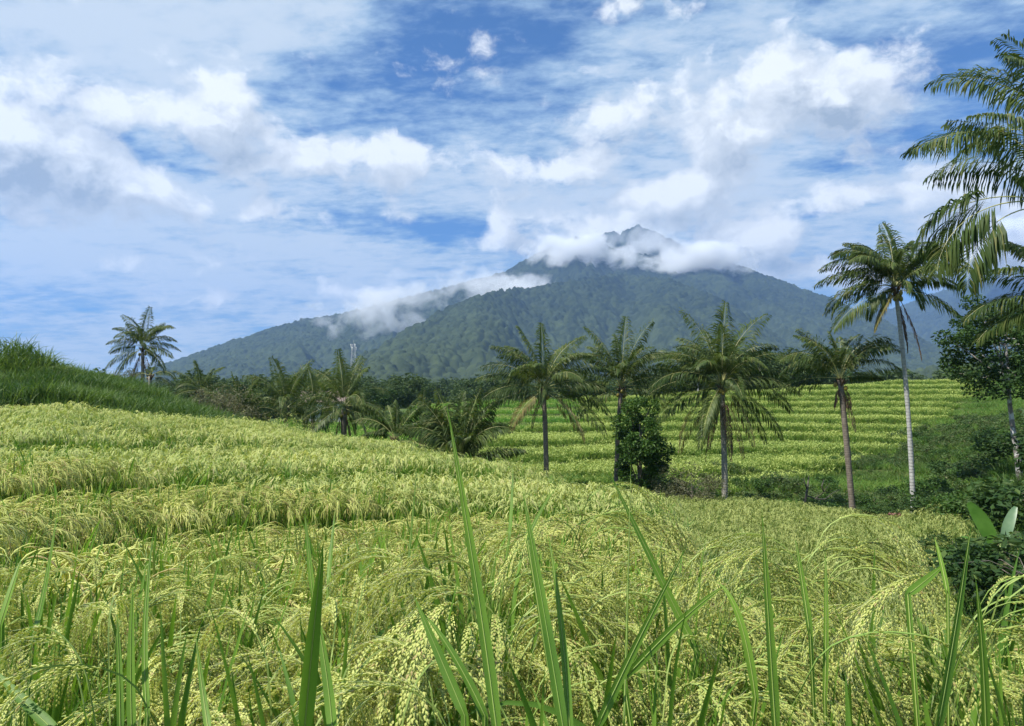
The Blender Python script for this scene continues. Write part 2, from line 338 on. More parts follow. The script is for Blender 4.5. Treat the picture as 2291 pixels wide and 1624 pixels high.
# terrace edges on the near field and the left hill: X -> distance
E1 = lambda X: np.interp(X, [-700,-250,0,300,600,900,1200,1470,1600], [4.5,5.2,6.3,8.3,10,11.2,12.2,13.2,14])
E2 = lambda X: np.interp(X, [-700,-250,0,300,600,900,1210,1400], [8,8.6,9.6,11.2,13.2,15.6,17.2,18.4])
E3 = lambda X: np.interp(X, [-700,0,300,600,900,1000], [13.5,14.5,17,19.5,22,23])
E4 = lambda X: np.interp(X, [-700,0,300,480,600], [26.5,29,31.5,34,60])
E5 = lambda X: np.interp(X, [-700,0,110,300,420,500], [31,33.5,35,37.5,41,80])
def smooth(a, b, v): t = np.clip((v-a)/(b-a), 0, 1); return t*t*(3-2*t)
def terr_mask(X, D):
    return smooth(46, 54, D)*(1-smooth(112, 118, D))*smooth(850, 1050, X)*(1-smooth(2120, 2320, X + .0*D))
TST = .82
def ground(x, y):
    X, D = colrow(x, y)
    fi = np.clip((X+700)/10, 0, len(XG)-1.001); xi = fi.astype(int); fx = fi-xi
    di = np.interp(D, DG, np.arange(len(DG))); di = np.clip(di, 0, len(DG)-1.001); dj = di.astype(int); fd = di-dj
    z = (TAB[xi, dj]*(1-fx)+TAB[xi+1, dj]*fx)*(1-fd) + (TAB[xi, dj+1]*(1-fx)+TAB[xi+1, dj+1]*fx)*fd
    x = np.asarray(x, float); y = np.asarray(y, float)
    # left steps
    lm = 1-smooth(1380, 1540, X)
    for E, h in ((E1, .36), (E2, .34), (E3, .30), (E4, .6), (E5, .5)):
        e = E(X) + .25*fbm(x*.35, y*.35, 2, 7)
        z = z + lm*h*(smooth(-.12, .12, D-e) - smooth(-3.2, 3.2, D-e))
    z = z + .5*fbm(x*.035, y*.035, 3, 3)*smooth(25, 60, D) + .06*fbm(x*.5, y*.5, 3, 5)
    # terraced slope
    m = terr_mask(X, D)
    q = (z + .9*fbm(x*.03+5, y*.03, 3, 11) + .22*fbm(x*.2, y*.2, 2, 12)); q = q/TST + .30*np.sin(1.7*q) + .14*np.sin(4.1*q + .12*x); k = np.floor(q); f = q-k
    zt = TST*(k + .10*f/.9*(f < .9) + (f >= .9)*(.1 + .9*smooth(.9, 1., f)))
    z = z*(1-m) + (zt + .1)*m
    return z + CZ
def gz(x, y): return float(ground(np.array([x]), np.array([y]))[0])
def onground(X, D, dz=0.):
    x = (X-1145.5)/FPX*D; return Vector((x, D, gz(x, D)+dz))

def sheet_from_grid(V, nr, nc, name, mats):
    i = np.arange((nr-1)*(nc-1)); r = i//(nc-1); c = i % (nc-1); a = r*nc+c
    return npmesh(name, V, np.stack([a, a+1, a+nc+1, a+nc], 1), mats)

def groundmat():
    m = bpy.data.materials.new('field_soil_and_turf'); m.use_nodes = True; nt = m.node_tree; N = NT(nt)
    pr = nt.nodes['Principled BSDF']; pos = N.n('ShaderNodeNewGeometry').outputs['Position']
    a = N.noise(pos, .25, 5, .6); b = N.noise(pos, 5, 6, .7)
    c = N.mix(N.ramp(a, .35, .65), (.045, .095, .018), (.085, .13, .03))
    c = N.mix(N.m('MULTIPLY', N.step(b, .45, .62), .65), c, (.12, .10, .05))
    N.L.new(c, pr.inputs['Base Color']); pr.inputs['Roughness'].default_value = .95; pr.inputs['Specular IOR Level'].default_value = .1
    return m
def build_ground():
    th = np.concatenate([np.radians(np.linspace(-180, -50, 40))[:-1], np.radians(np.linspace(-50, 50, 640)), np.radians(np.linspace(50, 180, 40))[1:]])
    r = np.concatenate([[.02], np.geomspace(.5, 6, 40), np.linspace(6.1, 60, 340)[1:], np.linspace(60.2, 150, 420), np.geomspace(152, 420, 50)])
    T, Rr = np.meshgrid(th, r); x = Rr*np.sin(T); y = Rr*np.cos(T)
    z = ground(x.ravel(), y.ravel())
    V = np.stack([x.ravel(), y.ravel(), z], 1)
    o = bpy.data.objects.new('ground', sheet_from_grid(V, len(r), len(th), 'ground', [groundmat()])); COL.objects.link(o)
    tag(o, kind='structure', label='grassy earth under the rice terraces and valley')
build_ground()

# ------------------------------------------------------------------ mountain
S1 = [(-600,905),(150,880),(250,862),(350,822),(440,791),(520,762),(600,736),(660,718),(705,710),(760,703),(850,680),(950,655),(1020,637),(1080,620),(1130,606),(1165,585),(1200,567),(1240,548),(1290,530),(1340,540),(1400,560),(1500,572),(1560,577),(1620,580),(1660,592),(1700,607),(1760,628),(1800,645),(1860,664),(1900,684),(1950,700),(2020,735),(2100,775),(2200,815),(2400,850),(2900,880)]
D1 = [(-600,3000),(350,3300),(760,3700),(1300,4200),(1620,4100),(1900,3500),(2200,2700),(2900,2400)]
S2 = [(-600,920),(640,880),(740,845),(790,812),(850,775),(900,744),(960,712),(1010,684),(1060,664),(1100,653),(1160,646),(1220,637),(1300,622),(1380,612),(1500,625),(1600,660),(1700,720),(1800,790),(1900,850),(2900,900)]
D2 = [(-600,1500),(790,1700),(1000,2350),(1200,2850),(1400,3300),(1700,2700),(2900,2000)]
S3 = [(-600,920),(1200,900),(1240,562),(1290,545),(1330,530),(1365,517),(1378,514),(1390,520),(1402,510),(1418,508),(1426,500),(1433,498),(1440,506),(1452,509),(1466,514),(1480,520),(1492,530),(1505,533),(1535,548),(1580,566),(1630,590),(1800,700),(2000,690),(2080,660),(2140,640),(2200,612),(2291,574),(2400,540),(2600,545),(2900,600)]
D3 = [(-600,5000),(1290,4900),(1600,4900),(1900,5600),(2900,5600)]
S4 = [(-600,905),(150,895),(300,878),(500,858),(700,850),(900,838),(1000,842),(1200,850),(1500,845),(1700,840),(1900,848),(2100,830),(2300,800),(2900,780)]
D4 = [(-600,1000),(600,1250),(900,1400),(1300,1250),(2000,1300),(2900,1300)]
def ip(tab, X): return np.interp(X, [p[0] for p in tab], [p[1] for p in tab])
def build_hills():
    X = np.linspace(-420, 2720, 1500)
    D = np.concatenate([np.geomspace(330, 900, 90), np.linspace(903, 5200, 760)[0:], np.linspace(5220, 7500, 90)])
    XX, DD = np.meshgrid(X, D); xw = (XX-1145.5)/FPX*DD; yw = DD
    base = np.interp(DD, [330, 700, 1500, 7500], [-2, 8, 26, 30])
    wob = 55*fbm(XX*.012, DD*.0004, 4, 41)
    h = base.copy(); 
    # ridges and gullies running down the flanks
    gul = fbm((xw + .25*yw)*.0026 + .6*fbm(xw*.001, yw*.001, 3, 4), yw*.00065, 5, 21, .55)
    gul2 = fbm(xw*.0085 + .9*fbm(xw*.002, yw*.002, 3, 6), yw*.0032, 4, 31, .6)
    for S, Dk, foot, p, bk in ((S4, D4, .50, 1.2, .12), (S2, D2, .40, 1.35, .55), (S1, D1, .46, 1.35, .5), (S3, D3, .55, 1.4, .4)):
        t = (900-ip(S, XX))/FPX; dk = ip(Dk, XX) + wob*2.2; hk = np.maximum(t*ip(Dk, XX), 0)*1.0
        hk = t*dk
        u = np.clip((DD-dk*foot)/(dk*(1-foot)), 0, 1)
        front = hk*u**p
        back = hk - (DD-dk)*bk
        rid = np.where(DD < dk, front, back)
        g = np.sin(np.clip(u, 0, 1)*np.pi)*(DD < dk)
        rid = rid + g*(-np.abs(gul)*.42 + .06)*hk*.62 + g*gul2*hk*.085
        h = np.maximum(h, rid)
    # forest canopy: one dome per crown
    cs = 17.0; gx = xw/cs; gy = yw/cs; ix = np.floor(gx).astype(np.int64); iy = np.floor(gy).astype(np.int64)
    best = np.full(gx.shape, 9.); hgt = np.zeros(gx.shape); rid_ = np.zeros(gx.shape)
    def hh(a, b, s):
        n = (a*73856093 ^ b*19349663 ^ s*83492791) & 0x7fffffff
        n = ((n ^ (n >> 13))*1274126177) & 0x7fffffff
        return ((n ^ (n >> 16)) & 0xffff)/65535.0
    for a in (-1, 0, 1):
        for b in (-1, 0, 1):
            cx = ix+a; cy = iy+b
            d = np.hypot(gx-(cx+.5+.42*(hh(cx, cy, 1)-.5)*2), gy-(cy+.5+.42*(hh(cx, cy, 2)-.5)*2))
            sel = d < best; best = np.where(sel, d, best); hgt = np.where(sel, hh(cx, cy, 3), hgt); rid_ = np.where(sel, hh(cx, cy, 4), rid_)
    can = np.sqrt(np.clip(1-(best/.72)**2, 0, 1))*(5+11*hgt**1.5)
    big = 9*fbm(xw*.012, yw*.012, 4, 77)
    h = h + (can + big)*smooth(330, 600, DD) - 3*(1-smooth(330, 500, DD))
    V = np.stack([xw.ravel(), yw.ravel(), h.ravel()+CZ-4], 1)
    m = bpy.data.materials.new('mountain_forest'); m.use_nodes = True; nt = m.node_tree; N = NT(nt)
    pr = nt.nodes['Principled BSDF']; geo = N.n('ShaderNodeNewGeometry').outputs['Position']
    at = N.n('ShaderNodeAttribute', attribute_name='crown').outputs['Fac']
    a = N.noise(geo, .0022, 5, .6); b = N.noise(geo, .016, 5, .65); c = N.noise(geo, .12, 4, .7)
    f = N.m('ADD', N.m('MULTIPLY', N.ramp(a, .35, .65), .25), N.m('ADD', N.m('MULTIPLY', at, .42), N.m('MULTIPLY', N.ramp(b, .35, .65), .33)))
    zz = N.sep(geo)[2]; f = N.m('ADD', f, N.ramp(zz, 30, 520, .16, -.14), clamp=True)
    col = N.mix(f, (.006, .013, .008), (.064, .085, .036))
    col = N.mix(N.m('MULTIPLY', N.step(c, .5, .7), .4), col, (.020, .036, .014))
    col = N.mix(N.m('MULTIPLY', N.step(b, .62, .72), .6), col, (.062, .085, .036))
    N.L.new(col, pr.inputs['Base Color']); pr.inputs['Roughness'].default_value = .95; pr.inputs['Specular IOR Level'].default_value = .05
    me = sheet_from_grid(V, len(D), len(X), 'mountains', [m])
    at_ = me.attributes.new('crown', 'FLOAT', 'POINT'); at_.data.foreach_set('value', rid_.ravel().astype(np.float32))
    o = bpy.data.objects.new('mountains', me); COL.objects.link(o)
    tag(o, kind='structure', label='forested volcano and its long blue-green ridges')
build_hills()

# ------------------------------------------------------------------ clouds on the summit, haze
def cloud_bank(X0, X1, Y0, Y1, D, depth, dens, seed, label, thr=.44, sc=2.2, tilt=0.):
    a, b = P(X0, (Y0+Y1)/2, D), P(X1, (Y0+Y1)/2, D)
    c = P((X0+X1)/2, (Y0+Y1)/2, D); hz = (Y1-Y0)/FPX*D/2
    bm = MB(); n, k = 20, 12; vs = [Vector((0, 0, -1))]
    for i in range(1, k):
        for j in range(n):
            p = math.pi*i/k; q = 2*math.pi*j/n; vs.append(Vector((math.sin(p)*math.cos(q), math.sin(p)*math.sin(q), -math.cos(p))))
    vs.append(Vector((0, 0, 1))); fs = []
    for j in range(n): fs.append((0, 1+(j+1) % n, 1+j)); fs.append((len(vs)-1, 1+(k-2)*n+j, 1+(k-2)*n+(j+1) % n))
    for i in range(k-2):
        for j in range(n): fs.append((1+i*n+j, 1+i*n+(j+1) % n, 1+(i+1)*n+(j+1) % n, 1+(i+1)*n+j))
    bm.add(vs, fs)
    m = bpy.data.materials.new('cloud_vapour'); m.use_nodes = True; nt = m.node_tree; nt.nodes.clear(); N = NT(nt)
    tc = N.n('ShaderNodeTexCoord').outputs['Object']; pos = N.n('ShaderNodeNewGeometry').outputs['Position']
    r = N.vm('LENGTH', tc)
    nz = N.noise(N.vm('ADD', N.vm('MULTIPLY', pos, (1, .8, 1.25)), (seed*913., 0, 0)), sc/hz/2.4, 7, .62, .3)
    v = N.m('SUBTRACT', N.m('ADD', N.m('MULTIPLY', N.m('SUBTRACT', nz, thr), 4.6), .52), N.m('MULTIPLY', N.m('POWER', r, 2.0), 1.25))
    dn = N.m('MULTIPLY', N.ramp(v, 0, .8), dens)
    pv = N.n('ShaderNodeVolumePrincipled'); pv.inputs['Color'].default_value = (.985, .99, 1, 1); pv.inputs['Anisotropy'].default_value = .0
    N.L.new(dn, pv.inputs['Density'])
    o_ = N.n('ShaderNodeOutputMaterial'); N.L.new(pv.outputs[0], o_.inputs['Volume'])
    m.cycles.volume_step_rate = 1.0
    o = bm.build('cloud_bank', [m]); o.location = c; o.scale = ((b-a).length/2, depth/2, hz); o.rotation_euler = (0, tilt, 0)
    tag(o, label, 'cloud', kind='stuff')
cloud_bank(1150, 1435, 515, 640, 3900, 600, .022, 1, 'white cloud clinging to the left shoulder of the summit', .43)
cloud_bank(1390, 1700, 535, 655, 3950, 600, .022, 2, 'bright white cloud wrapped round the right of the summit', .43)
cloud_bank(930, 1330, 580, 725, 3150, 460, .015, 3, 'thin wisp of cloud trailing over the middle ridge', .50, 2.6, R(8))
cloud_bank(640, 1090, 610, 770, 3050, 460, .012, 4, 'torn veil of mist lying in the left valley', .50, 2.4, R(-9))
cloud_bank(2080, 2500, 470, 645, 5000, 500, .03, 5, 'pale cloud capping the far mountain at the right', .42)
cloud_bank(1330, 1575, 492, 590, 4300, 500, .007, 6, 'faint veil of cloud drifting across the blunt summit', .47)
def build_haze():
    bm = MB(); x0, x1, y0, y1, z0, z1 = -8200, 8200, -600, 8200, -3., 1262.
    bm.box(((x0+x1)/2, (y0+y1)/2, (z0+z1)/2), (x1-x0, y1-y0, z1-z0))
    m = bpy.data.materials.new('humid_air'); m.use_nodes = True; nt = m.node_tree; nt.nodes.clear(); N = NT(nt)
    pv = N.n('ShaderNodeVolumePrincipled'); pv.inputs['Color'].default_value = (.33, .53, .93, 1); pv.inputs['Density'].default_value = .000106
    pv.inputs['Anisotropy'].default_value = 0.1
    o_ = N.n('ShaderNodeOutputMaterial'); N.L.new(pv.outputs[0], o_.inputs['Volume'])
    o = bm.build('haze', [m], smooth=False); tag(o, 'thin blue haze in the air', 'haze', kind='stuff')
build_haze()
#PART2
# ------------------------------------------------------------------ rice plants
UP = Vector((0, 0, 1))
def bend(p0, az, pit, L, drop, n, pw=1.5, twist=0.):
    """a stalk that starts at pitch `pit` and has bent down by `drop` degrees at its end"""
    pts = [p0.copy()]; ds = L/n
    for i in range(n):
        s = (i+.5)/n; a = R(pit - drop*s**pw); q = az + twist*s
        pts.append(pts[-1] + Vector((math.cos(q)*math.cos(a), math.sin(q)*math.cos(a), math.sin(a)))*ds)
    return pts
def blade(mb, pts, w, mi=0, fold=.25, flip=0., taper=.35, side=None):
    """leaf blade folded along its midrib, tapering to a point"""
    n = len(pts)-1; vs = []; fs = []
    for i, p in enumerate(pts):
        t = (pts[min(i+1, n)]-pts[max(i-1, 0)]).normalized(); s = t.cross(UP) if side is None else side - t*side.dot(t)
        if s.length < .05: s = Vector((1, 0, 0))
        s.normalize(); nr = s.cross(t); a = flip
        s2 = s*math.cos(a) + nr*math.sin(a); n2 = nr*math.cos(a) - s*math.sin(a)
        u = i/n; ww = w*.5*(min(1, .45+u*3)*(1-u**(1/taper))**.9 if u < 1 else 0)
        if i == n: vs.append(p)
        else: vs += [p - s2*ww + n2*(ww*fold), p, p + s2*ww + n2*(ww*fold)]
    for i in range(n-1): b = i*3; fs += [(b, b+1, b+4, b+3), (b+1, b+2, b+5, b+4)]
    b = (n-1)*3; fs += [(b, b+1, b+3), (b+1, b+2, b+3)]
    mb.add(vs, fs, mi)
def grain(mb, p, d, L, r, mi=0):
    a = d.cross(Vector((.3, .5, .8))).normalized(); b = d.cross(a); m1 = p + d*(L*.4); k = .866*r
    mb.add([p, m1+a*r, m1-a*(r*.5)+b*k, m1-a*(r*.5)-b*k, p+d*L], [(0,2,1),(0,3,2),(0,1,3),(1,2,4),(2,3,4),(3,1,4)], mi)
def hair(mb, p, d, L, w, mi):
    s = d.cross(Vector((.2, .9, .4))).normalized()*w
    mb.add([p-s, p+s, p+d*L+Vector((0, 0, -L*.12))], [(0, 1, 2)], mi)
def panicle(rg, lod, mb=None, p0=None, az=None, H=1.0):
    """culm rising from the ground and an ear that arches over. slots: 0 stem 1 grain 2 awn"""
    mb = mb or MB(); p0 = p0 or Vector((0, 0, 0)); az = rg.uniform(0, 6.28) if az is None else az
    n1 = {0: 8, 1: 4, 2: 2}[lod]; ear = rg.uniform(.24, .31)*H
    culm = bend(p0, az, rg.uniform(80, 88), rg.uniform(.74, .90)*H, rg.uniform(10, 26), n1, 2)
    d = (culm[-1]-culm[-2]).normalized(); pit = math.degrees(math.asin(max(-1, min(1, d.z))))
    n2 = {0: 12, 1: 6, 2: 4}[lod]; drop = pit + rg.uniform(48, 84)
    axis = bend(culm[-1], az, pit, ear+.10*H, drop, n2, .62, rg.uniform(-.5, .5))
    if lod < 2: mb.tube(culm + axis[1:3 if lod else 7], .0017 if lod == 0 else .003, 3, 0, False)
    nb = {0: 13, 1: 9, 2: 5}[lod]
    for k in range(nb):
        t = .16 + .80*k/nb; j = t*n2; i = int(j); p = axis[i].lerp(axis[min(i+1, n2)], j-i); tg = (axis[min(i+1, n2)]-axis[i]).normalized()
        pt = math.degrees(math.asin(max(-1, min(1, tg.z)))); L = rg.uniform(.11, .17)*H*(1.15-.35*t)
        q = az + rg.gauss(0, .36)*(1.2-.5*t); m = {0: 6, 1: 4, 2: 2}[lod]
        br = bend(p, q, max(pt + rg.uniform(0, 20), -70), L, max(20, min(rg.uniform(60, 110), pt+97)), m, .7)
        for w in range(len(br)):                 # end no steeper than hanging
            pass
        if lod == 0:
            mb.tube(br, .0006, 3, 0, False); ng = int(L/.0056)
            for g in range(ng):
                u = (g+.6)/ng*m; i2 = min(int(u), m-1); pp = br[i2].lerp(br[i2+1], u-i2); dd = (br[i2+1]-br[i2]).normalized()
                side = dd.cross(UP); side = side.normalized() if side.length > .05 else Vector((1, 0, 0)); sg = 1 if g % 2 else -1
                o2 = dd.cross(side)*rg.uniform(-.35, .35)
                gd = (dd + side*sg*.22 + o2*.6).normalized(); sz = rg.uniform(.85, 1.15)
                grain(mb, pp+side*sg*.0014, gd,  .0096*sz, .0024*sz, 1)
                if rg.random() < .4: hair(mb, pp+gd*.009, (gd+Vector((rg.uniform(-.2,.2), rg.uniform(-.2,.2), 0))).normalized(), rg.uniform(.018, .05), .00035, 2)
        elif lod == 1:
            vs, fs = [], []
            for i3, pp in enumerate(br):
                dd = (br[min(i3+1, m)]-br[max(i3-1, 0)]).normalized(); s = dd.cross(UP)
                s = (s.normalized() if s.length > .05 else Vector((1, 0, 0))); nn = s.cross(dd)
                ww = .0043*(1.25 if i3 % 2 else .75)*(1 if i3 < m else .4)
                for c_ in range(3): a_ = c_*2.094; vs.append(pp + s*(ww*math.cos(a_)) + nn*(ww*math.sin(a_)))
            for i3 in range(m):
                for c_ in range(3): b = i3*3; fs.append((b+c_, b+(c_+1) % 3, b+3+(c_+1) % 3, b+3+c_))
            mb.add(vs, fs, 1)
            if rg.random() < .6: hair(mb, br[-1], (br[-1]-br[-2]).normalized(), .05, .0007, 2)
        else:
            w = .011; s = Vector((math.sin(q), -math.cos(q), 0))*w
            vs = [br[0]-s*.5, br[0]+s*.5, br[1]-s, br[1]+s, br[2]]; mb.add(vs, [(0, 1, 3, 2), (2, 3, 4)], 1)
    return mb
def foliage(rg, lod, H=1.0, n=None, up=0.):
    mb = MB(); n = n or {0: 31, 1: 18, 2: 7}[lod]; seg = {0: 9, 1: 5, 2: 3}[lod]
    for i in range(n):
        az = rg.uniform(0, 6.28); r = rg.uniform(0, .05); z0 = rg.choice([.02, .1, .25, .4, .5, .6])*H*rg.uniform(.7, 1.1)
        top = z0 > .35; L = rg.uniform(.32, .52)*H; lean = rg.uniform(62, 87)
        dr = rg.choice([10, 18, 30, 60, 100]) if top else rg.uniform(15, 70)
        if rg.random() < up: L = max(L, .45*H)*1.12; z0 = max(z0, .4*H); dr = rg.uniform(3, 16); lean = rg.uniform(76, 88)
        p0 = Vector((math.cos(az)*(r+z0*.13), math.sin(az)*(r+z0*.13), z0))
        pts = bend(p0, az, lean, L, dr, seg, 1.6, rg.uniform(-.3, .3))
        blade(mb, pts, rg.uniform(.013, .022)*{0: 1, 1: 1.15, 2: 1.9}[lod], 0, .3, rg.uniform(-.9, .9))
    for i in range({0: 6, 1: 0, 2: 0}[lod]):    # leaf sheaths round the culms
        az = rg.uniform(0, 6.28); mb.tube(bend(Vector((0, 0, 0)), az, 84, .55*H, 8, 3), .003, 4, 1, False)
    return mb
RG = random.Random(7)
LIB_PAN = [panicle(RG, 0, None, None, 0.0).mesh('panicle', [M['straw'], M['grain'], M['awn']], False) for _ in range(14)]
LIB_FOL = [foliage(RG, 0, 1., None, .40).mesh('foliage', [M['rleafn'], M['straw']]) for _ in range(10)]

HID = bpy.data.collections.new('scatter_sources')     # never linked to the scene: only the stuff objects draw from it
def source_set(name, meshes):
    c = bpy.data.collections.new(name)
    for i, me in enumerate(meshes):
        o = bpy.data.objects.new(f'{name}_{i:02d}', me); c.objects.link(o)
    return c
def scatter(name, xs, ys, coll, nvar, mat, label, cat, smin=.85, smax=1.15, tilt=.08, seed=1, zs=None, kind='stuff'):
    """one stuff object: copies of the sources stand on its points"""
    rg = np.random.default_rng(seed); n = len(xs); z = ground(xs, ys) if zs is None else zs
    me = bpy.data.meshes.new(name); me.vertices.add(n)
    me.vertices.foreach_set('co', np.stack([xs, ys, z-.02], 1).astype(np.float32).ravel())
    a = me.attributes.new('rot', 'FLOAT_VECTOR', 'POINT')
    a.data.foreach_set('vector', np.stack([rg.normal(0, tilt, n), rg.normal(0, tilt, n), rg.uniform(0, 6.283, n)], 1).astype(np.float32).ravel())
    a = me.attributes.new('scl', 'FLOAT', 'POINT'); a.data.foreach_set('value', rg.uniform(smin, smax, n).astype(np.float32))
    a = me.attributes.new('idx', 'INT', 'POINT'); a.data.foreach_set('value', rg.integers(0, nvar, n).astype(np.int32))
    for m in (mat if isinstance(mat, list) else [mat]): me.materials.append(m)
    o = bpy.data.objects.new(name, me); COL.objects.link(o)
    g = bpy.data.node_groups.new(name, 'GeometryNodeTree')
    g.interface.new_socket('Geometry', in_out='INPUT', socket_type='NodeSocketGeometry'); g.interface.new_socket('Geometry', in_out='OUTPUT', socket_type='NodeSocketGeometry')
    N = NT(g); i_ = N.n('NodeGroupInput'); o_ = N.n('NodeGroupOutput')
    iop = N.n('GeometryNodeInstanceOnPoints'); ci = N.n('GeometryNodeCollectionInfo')
    ci.inputs['Collection'].default_value = coll; ci.inputs['Separate Children'].default_value = True; ci.inputs['Reset Children'].default_value = True
    def at(nm, ty):
        q = N.n('GeometryNodeInputNamedAttribute', data_type=ty); q.inputs[0].default_value = nm; return q.outputs[0]
    N.L.new(i_.outputs[0], iop.inputs['Points']); N.L.new(ci.outputs[0], iop.inputs['Instance']); iop.inputs['Pick Instance'].default_value = True
    N.L.new(at('idx', 'INT'), iop.inputs['Instance Index']); e2r = N.n('FunctionNodeEulerToRotation')
    N.L.new(at('rot', 'FLOAT_VECTOR'), e2r.inputs[0]); N.L.new(e2r.outputs[0], iop.inputs['Rotation']); N.L.new(at('scl', 'FLOAT'), iop.inputs['Scale'])
    N.L.new(iop.outputs[0], o_.inputs[0])
    md = o.modifiers.new('scatter', 'NODES'); md.node_group = g
    tag(o, label, cat, kind=kind)
    return o
def points(X0, X1, D0, D1, dens, seed, mask, jit=.0):
    """random points in the wedge the picture columns X0..X1 span; density may fall with distance"""
    rg = np.random.default_rng(seed); a0, a1 = (X0-1145.5)/FPX, (X1-1145.5)/FPX
    area = (a1-a0)*(D1*D1-D0*D0)/2; n = int(area*dens)
    D = np.sqrt(rg.uniform(D0*D0, D1*D1, n)); u = rg.uniform(a0, a1, n); x = u*D; X = u*FPX+1145.5
    k = mask(X, D, x, D); return x[k], D[k]
def hillgrid(X0, X1, D0, D1, step, seed, mask, jit=.3):
    """hills of rice set out on a jittered square grid"""
    rg = np.random.default_rng(seed); a0, a1 = (X0-1145.5)/FPX, (X1-1145.5)/FPX
    gx, gy = np.meshgrid(np.arange(min(a0*D1, a0*D0), max(a1*D1, a1*D0), step), np.arange(D0, D1, step))
    x = gx.ravel() + rg.uniform(-jit, jit, gx.size)*step; y = gy.ravel() + rg.uniform(-jit, jit, gx.size)*step
    X = x/np.maximum(y, .01)*FPX + 1145.5
    k = (X > X0) & (X < X1) & mask(X, y, x, y); return x[k], y[k]
RICE_END = lambda X: np.interp(X, [-700,-250,0,300,480,600,740,900,1000,1100,1210,1215,1300,1470,1500,1700,2000,2700], [20,21,23.5,28,30.5,34,33,28,25.5,22,20,17.5,17,16.2,8,4.4,4.0,3.8])
def edge_gap(X, D, x, y):
    k = np.ones(len(x), bool)
    for E, lo, hi in ((E1, -.5, .05), (E2, -.42, .05), (E3, -.5, .1)):
        e = E(X) + .25*fbm(x*.35, y*.35, 2, 7); k &= ~((D-e > lo) & (D-e < hi) & (X < 1480))
    return k
def m_left(X, D, x, y):
    e = RICE_END(X)*(1 + .05*fbm(x*.2, y*.2, 2, 9)); bald = fbm(x*.22+3, y*.22, 3, 13)
    return (D < e) & edge_gap(X, D, x, y) & (bald < .42)

# ---- the plants that show largest: one thing each, ears and leaves as parts
def rice_plant(loc, rot, sc, rg, near=True, label=None, up=None):
    t = empty('rice_plant', loc, label or 'rice plant with drooping yellow green ears and long leaves in the foreground paddy', 'rice plant',
        None if label else 'rice plants in the foreground paddy')
    t.rotation_euler = (rg.gauss(0, .05), rg.gauss(0, .05), rot); t.scale = (sc, sc, sc)
    f = bpy.data.objects.new('leaves', rg.choice(LIB_FOL)); COL.objects.link(f); f.parent = t; f.rotation_euler = (0, 0, rg.uniform(0, 6.28))
    n = rg.choice([8, 9, 10, 11]); a0 = rg.gauss(.3, 1.6)
    for k in range(n):
        p = bpy.data.objects.new('ear', rg.choice(LIB_PAN)); COL.objects.link(p); p.parent = t
        a = a0 + rg.gauss(0, .75); r = rg.uniform(0, .035); p.location = (math.cos(a)*r, math.sin(a)*r, 0)
        p.rotation_euler = (rg.gauss(0, .05), rg.gauss(0, .05), a + WIND*0); s = rg.uniform(.90, 1.14); p.scale = (s, s, s)
    return t
WIND = 0
rg = random.Random(21)
NEAR_D = 3.0
xs, ys = hillgrid(-150, 2480, 1.12, 3.6, .215, 5, lambda X, D, x, y: D > 1.12)
order = np.argsort(ys)[:262]
for i in order: rice_plant((xs[i], ys[i], gz(xs[i], ys[i])), rg.uniform(0, 6.28), rg.uniform(.88, 1.10), rg)
far0 = np.sort(ys)[261] if len(ys) > 262 else NEAR_D
print('near plants', len(ys), far0)

# ---- single plants with leaves one can point at
def hero(label, blades, ears=(), D=1.3):
    """blades: (base, mid, tip, width) in picture columns/rows at distance D; the plant is rooted below them"""
    bx = sum(b[0][0] for b in blades)/len(blades) if blades else ears[0][0][0]
    root = onground(bx, D); t = empty('rice_plant', root, label, 'rice plant')
    for a, b, c, w, dz in blades:
        pa, pb, pc = P(a[0], a[1], D), P(b[0], b[1], D+dz*.5), P(c[0], c[1], D+dz)
        pts = []; st = root.lerp(pa, .55); pts.append(st)
        for i in range(13):
            s = i/12; pts.append(pa*((1-s)**2) + pb*(2*s*(1-s)) + pc*(s*s))
        mb = MB(); blade(mb, [p-root for p in pts], w, 0, .28, rg.uniform(-.45, .45), .42, Vector((1, .1, 0))); mb.tube([p-root+Vector((0, -.0012, 0)) for p in pts[:-1]], [.0013*(1-.7*i_/len(pts)) for i_ in range(len(pts)-1)], 4, 1, False); mb.build('leaf', [M['rleafn'], M['straw']], t)
        mb = MB(); mb.tube([Vector((0, 0, 0)), (st-root)*.5 + Vector((.01, 0, 0)), st-root], [.004, .0035, .003], 5); mb.build('stem', [M['straw']], t)
    for (ex, ey), az, s in [((e[0][0]+rg.uniform(-22, 22)*q, e[0][1]+rg.uniform(0, 40)*q), e[1]+rg.gauss(0, .35)*q, e[2]) for e in ears for q in (0, 1)]:                       # an ear whose arch tops out at (ex, ey)
        top = P(ex, ey, D); h = top.z-root.z
        p = bpy.data.objects.new('ear', rg.choice(LIB_PAN)); COL.objects.link(p); p.parent = t
        k = h/.93; off = Vector((math.cos(az), math.sin(az), 0))*(.22); p.location = Vector((top.x, top.y, top.z-.93*s))-root-off*.8
        mb = MB(); mb.tube([Vector((0, 0, 0)), p.location*.5 + Vector((0, 0, .03)), p.location + Vector((0, 0, .03))], .0022, 4); mb.build('stem', [M['straw']], t)
        p.scale = (s, s, s); p.rotation_euler = (0, 0, az)
    return t
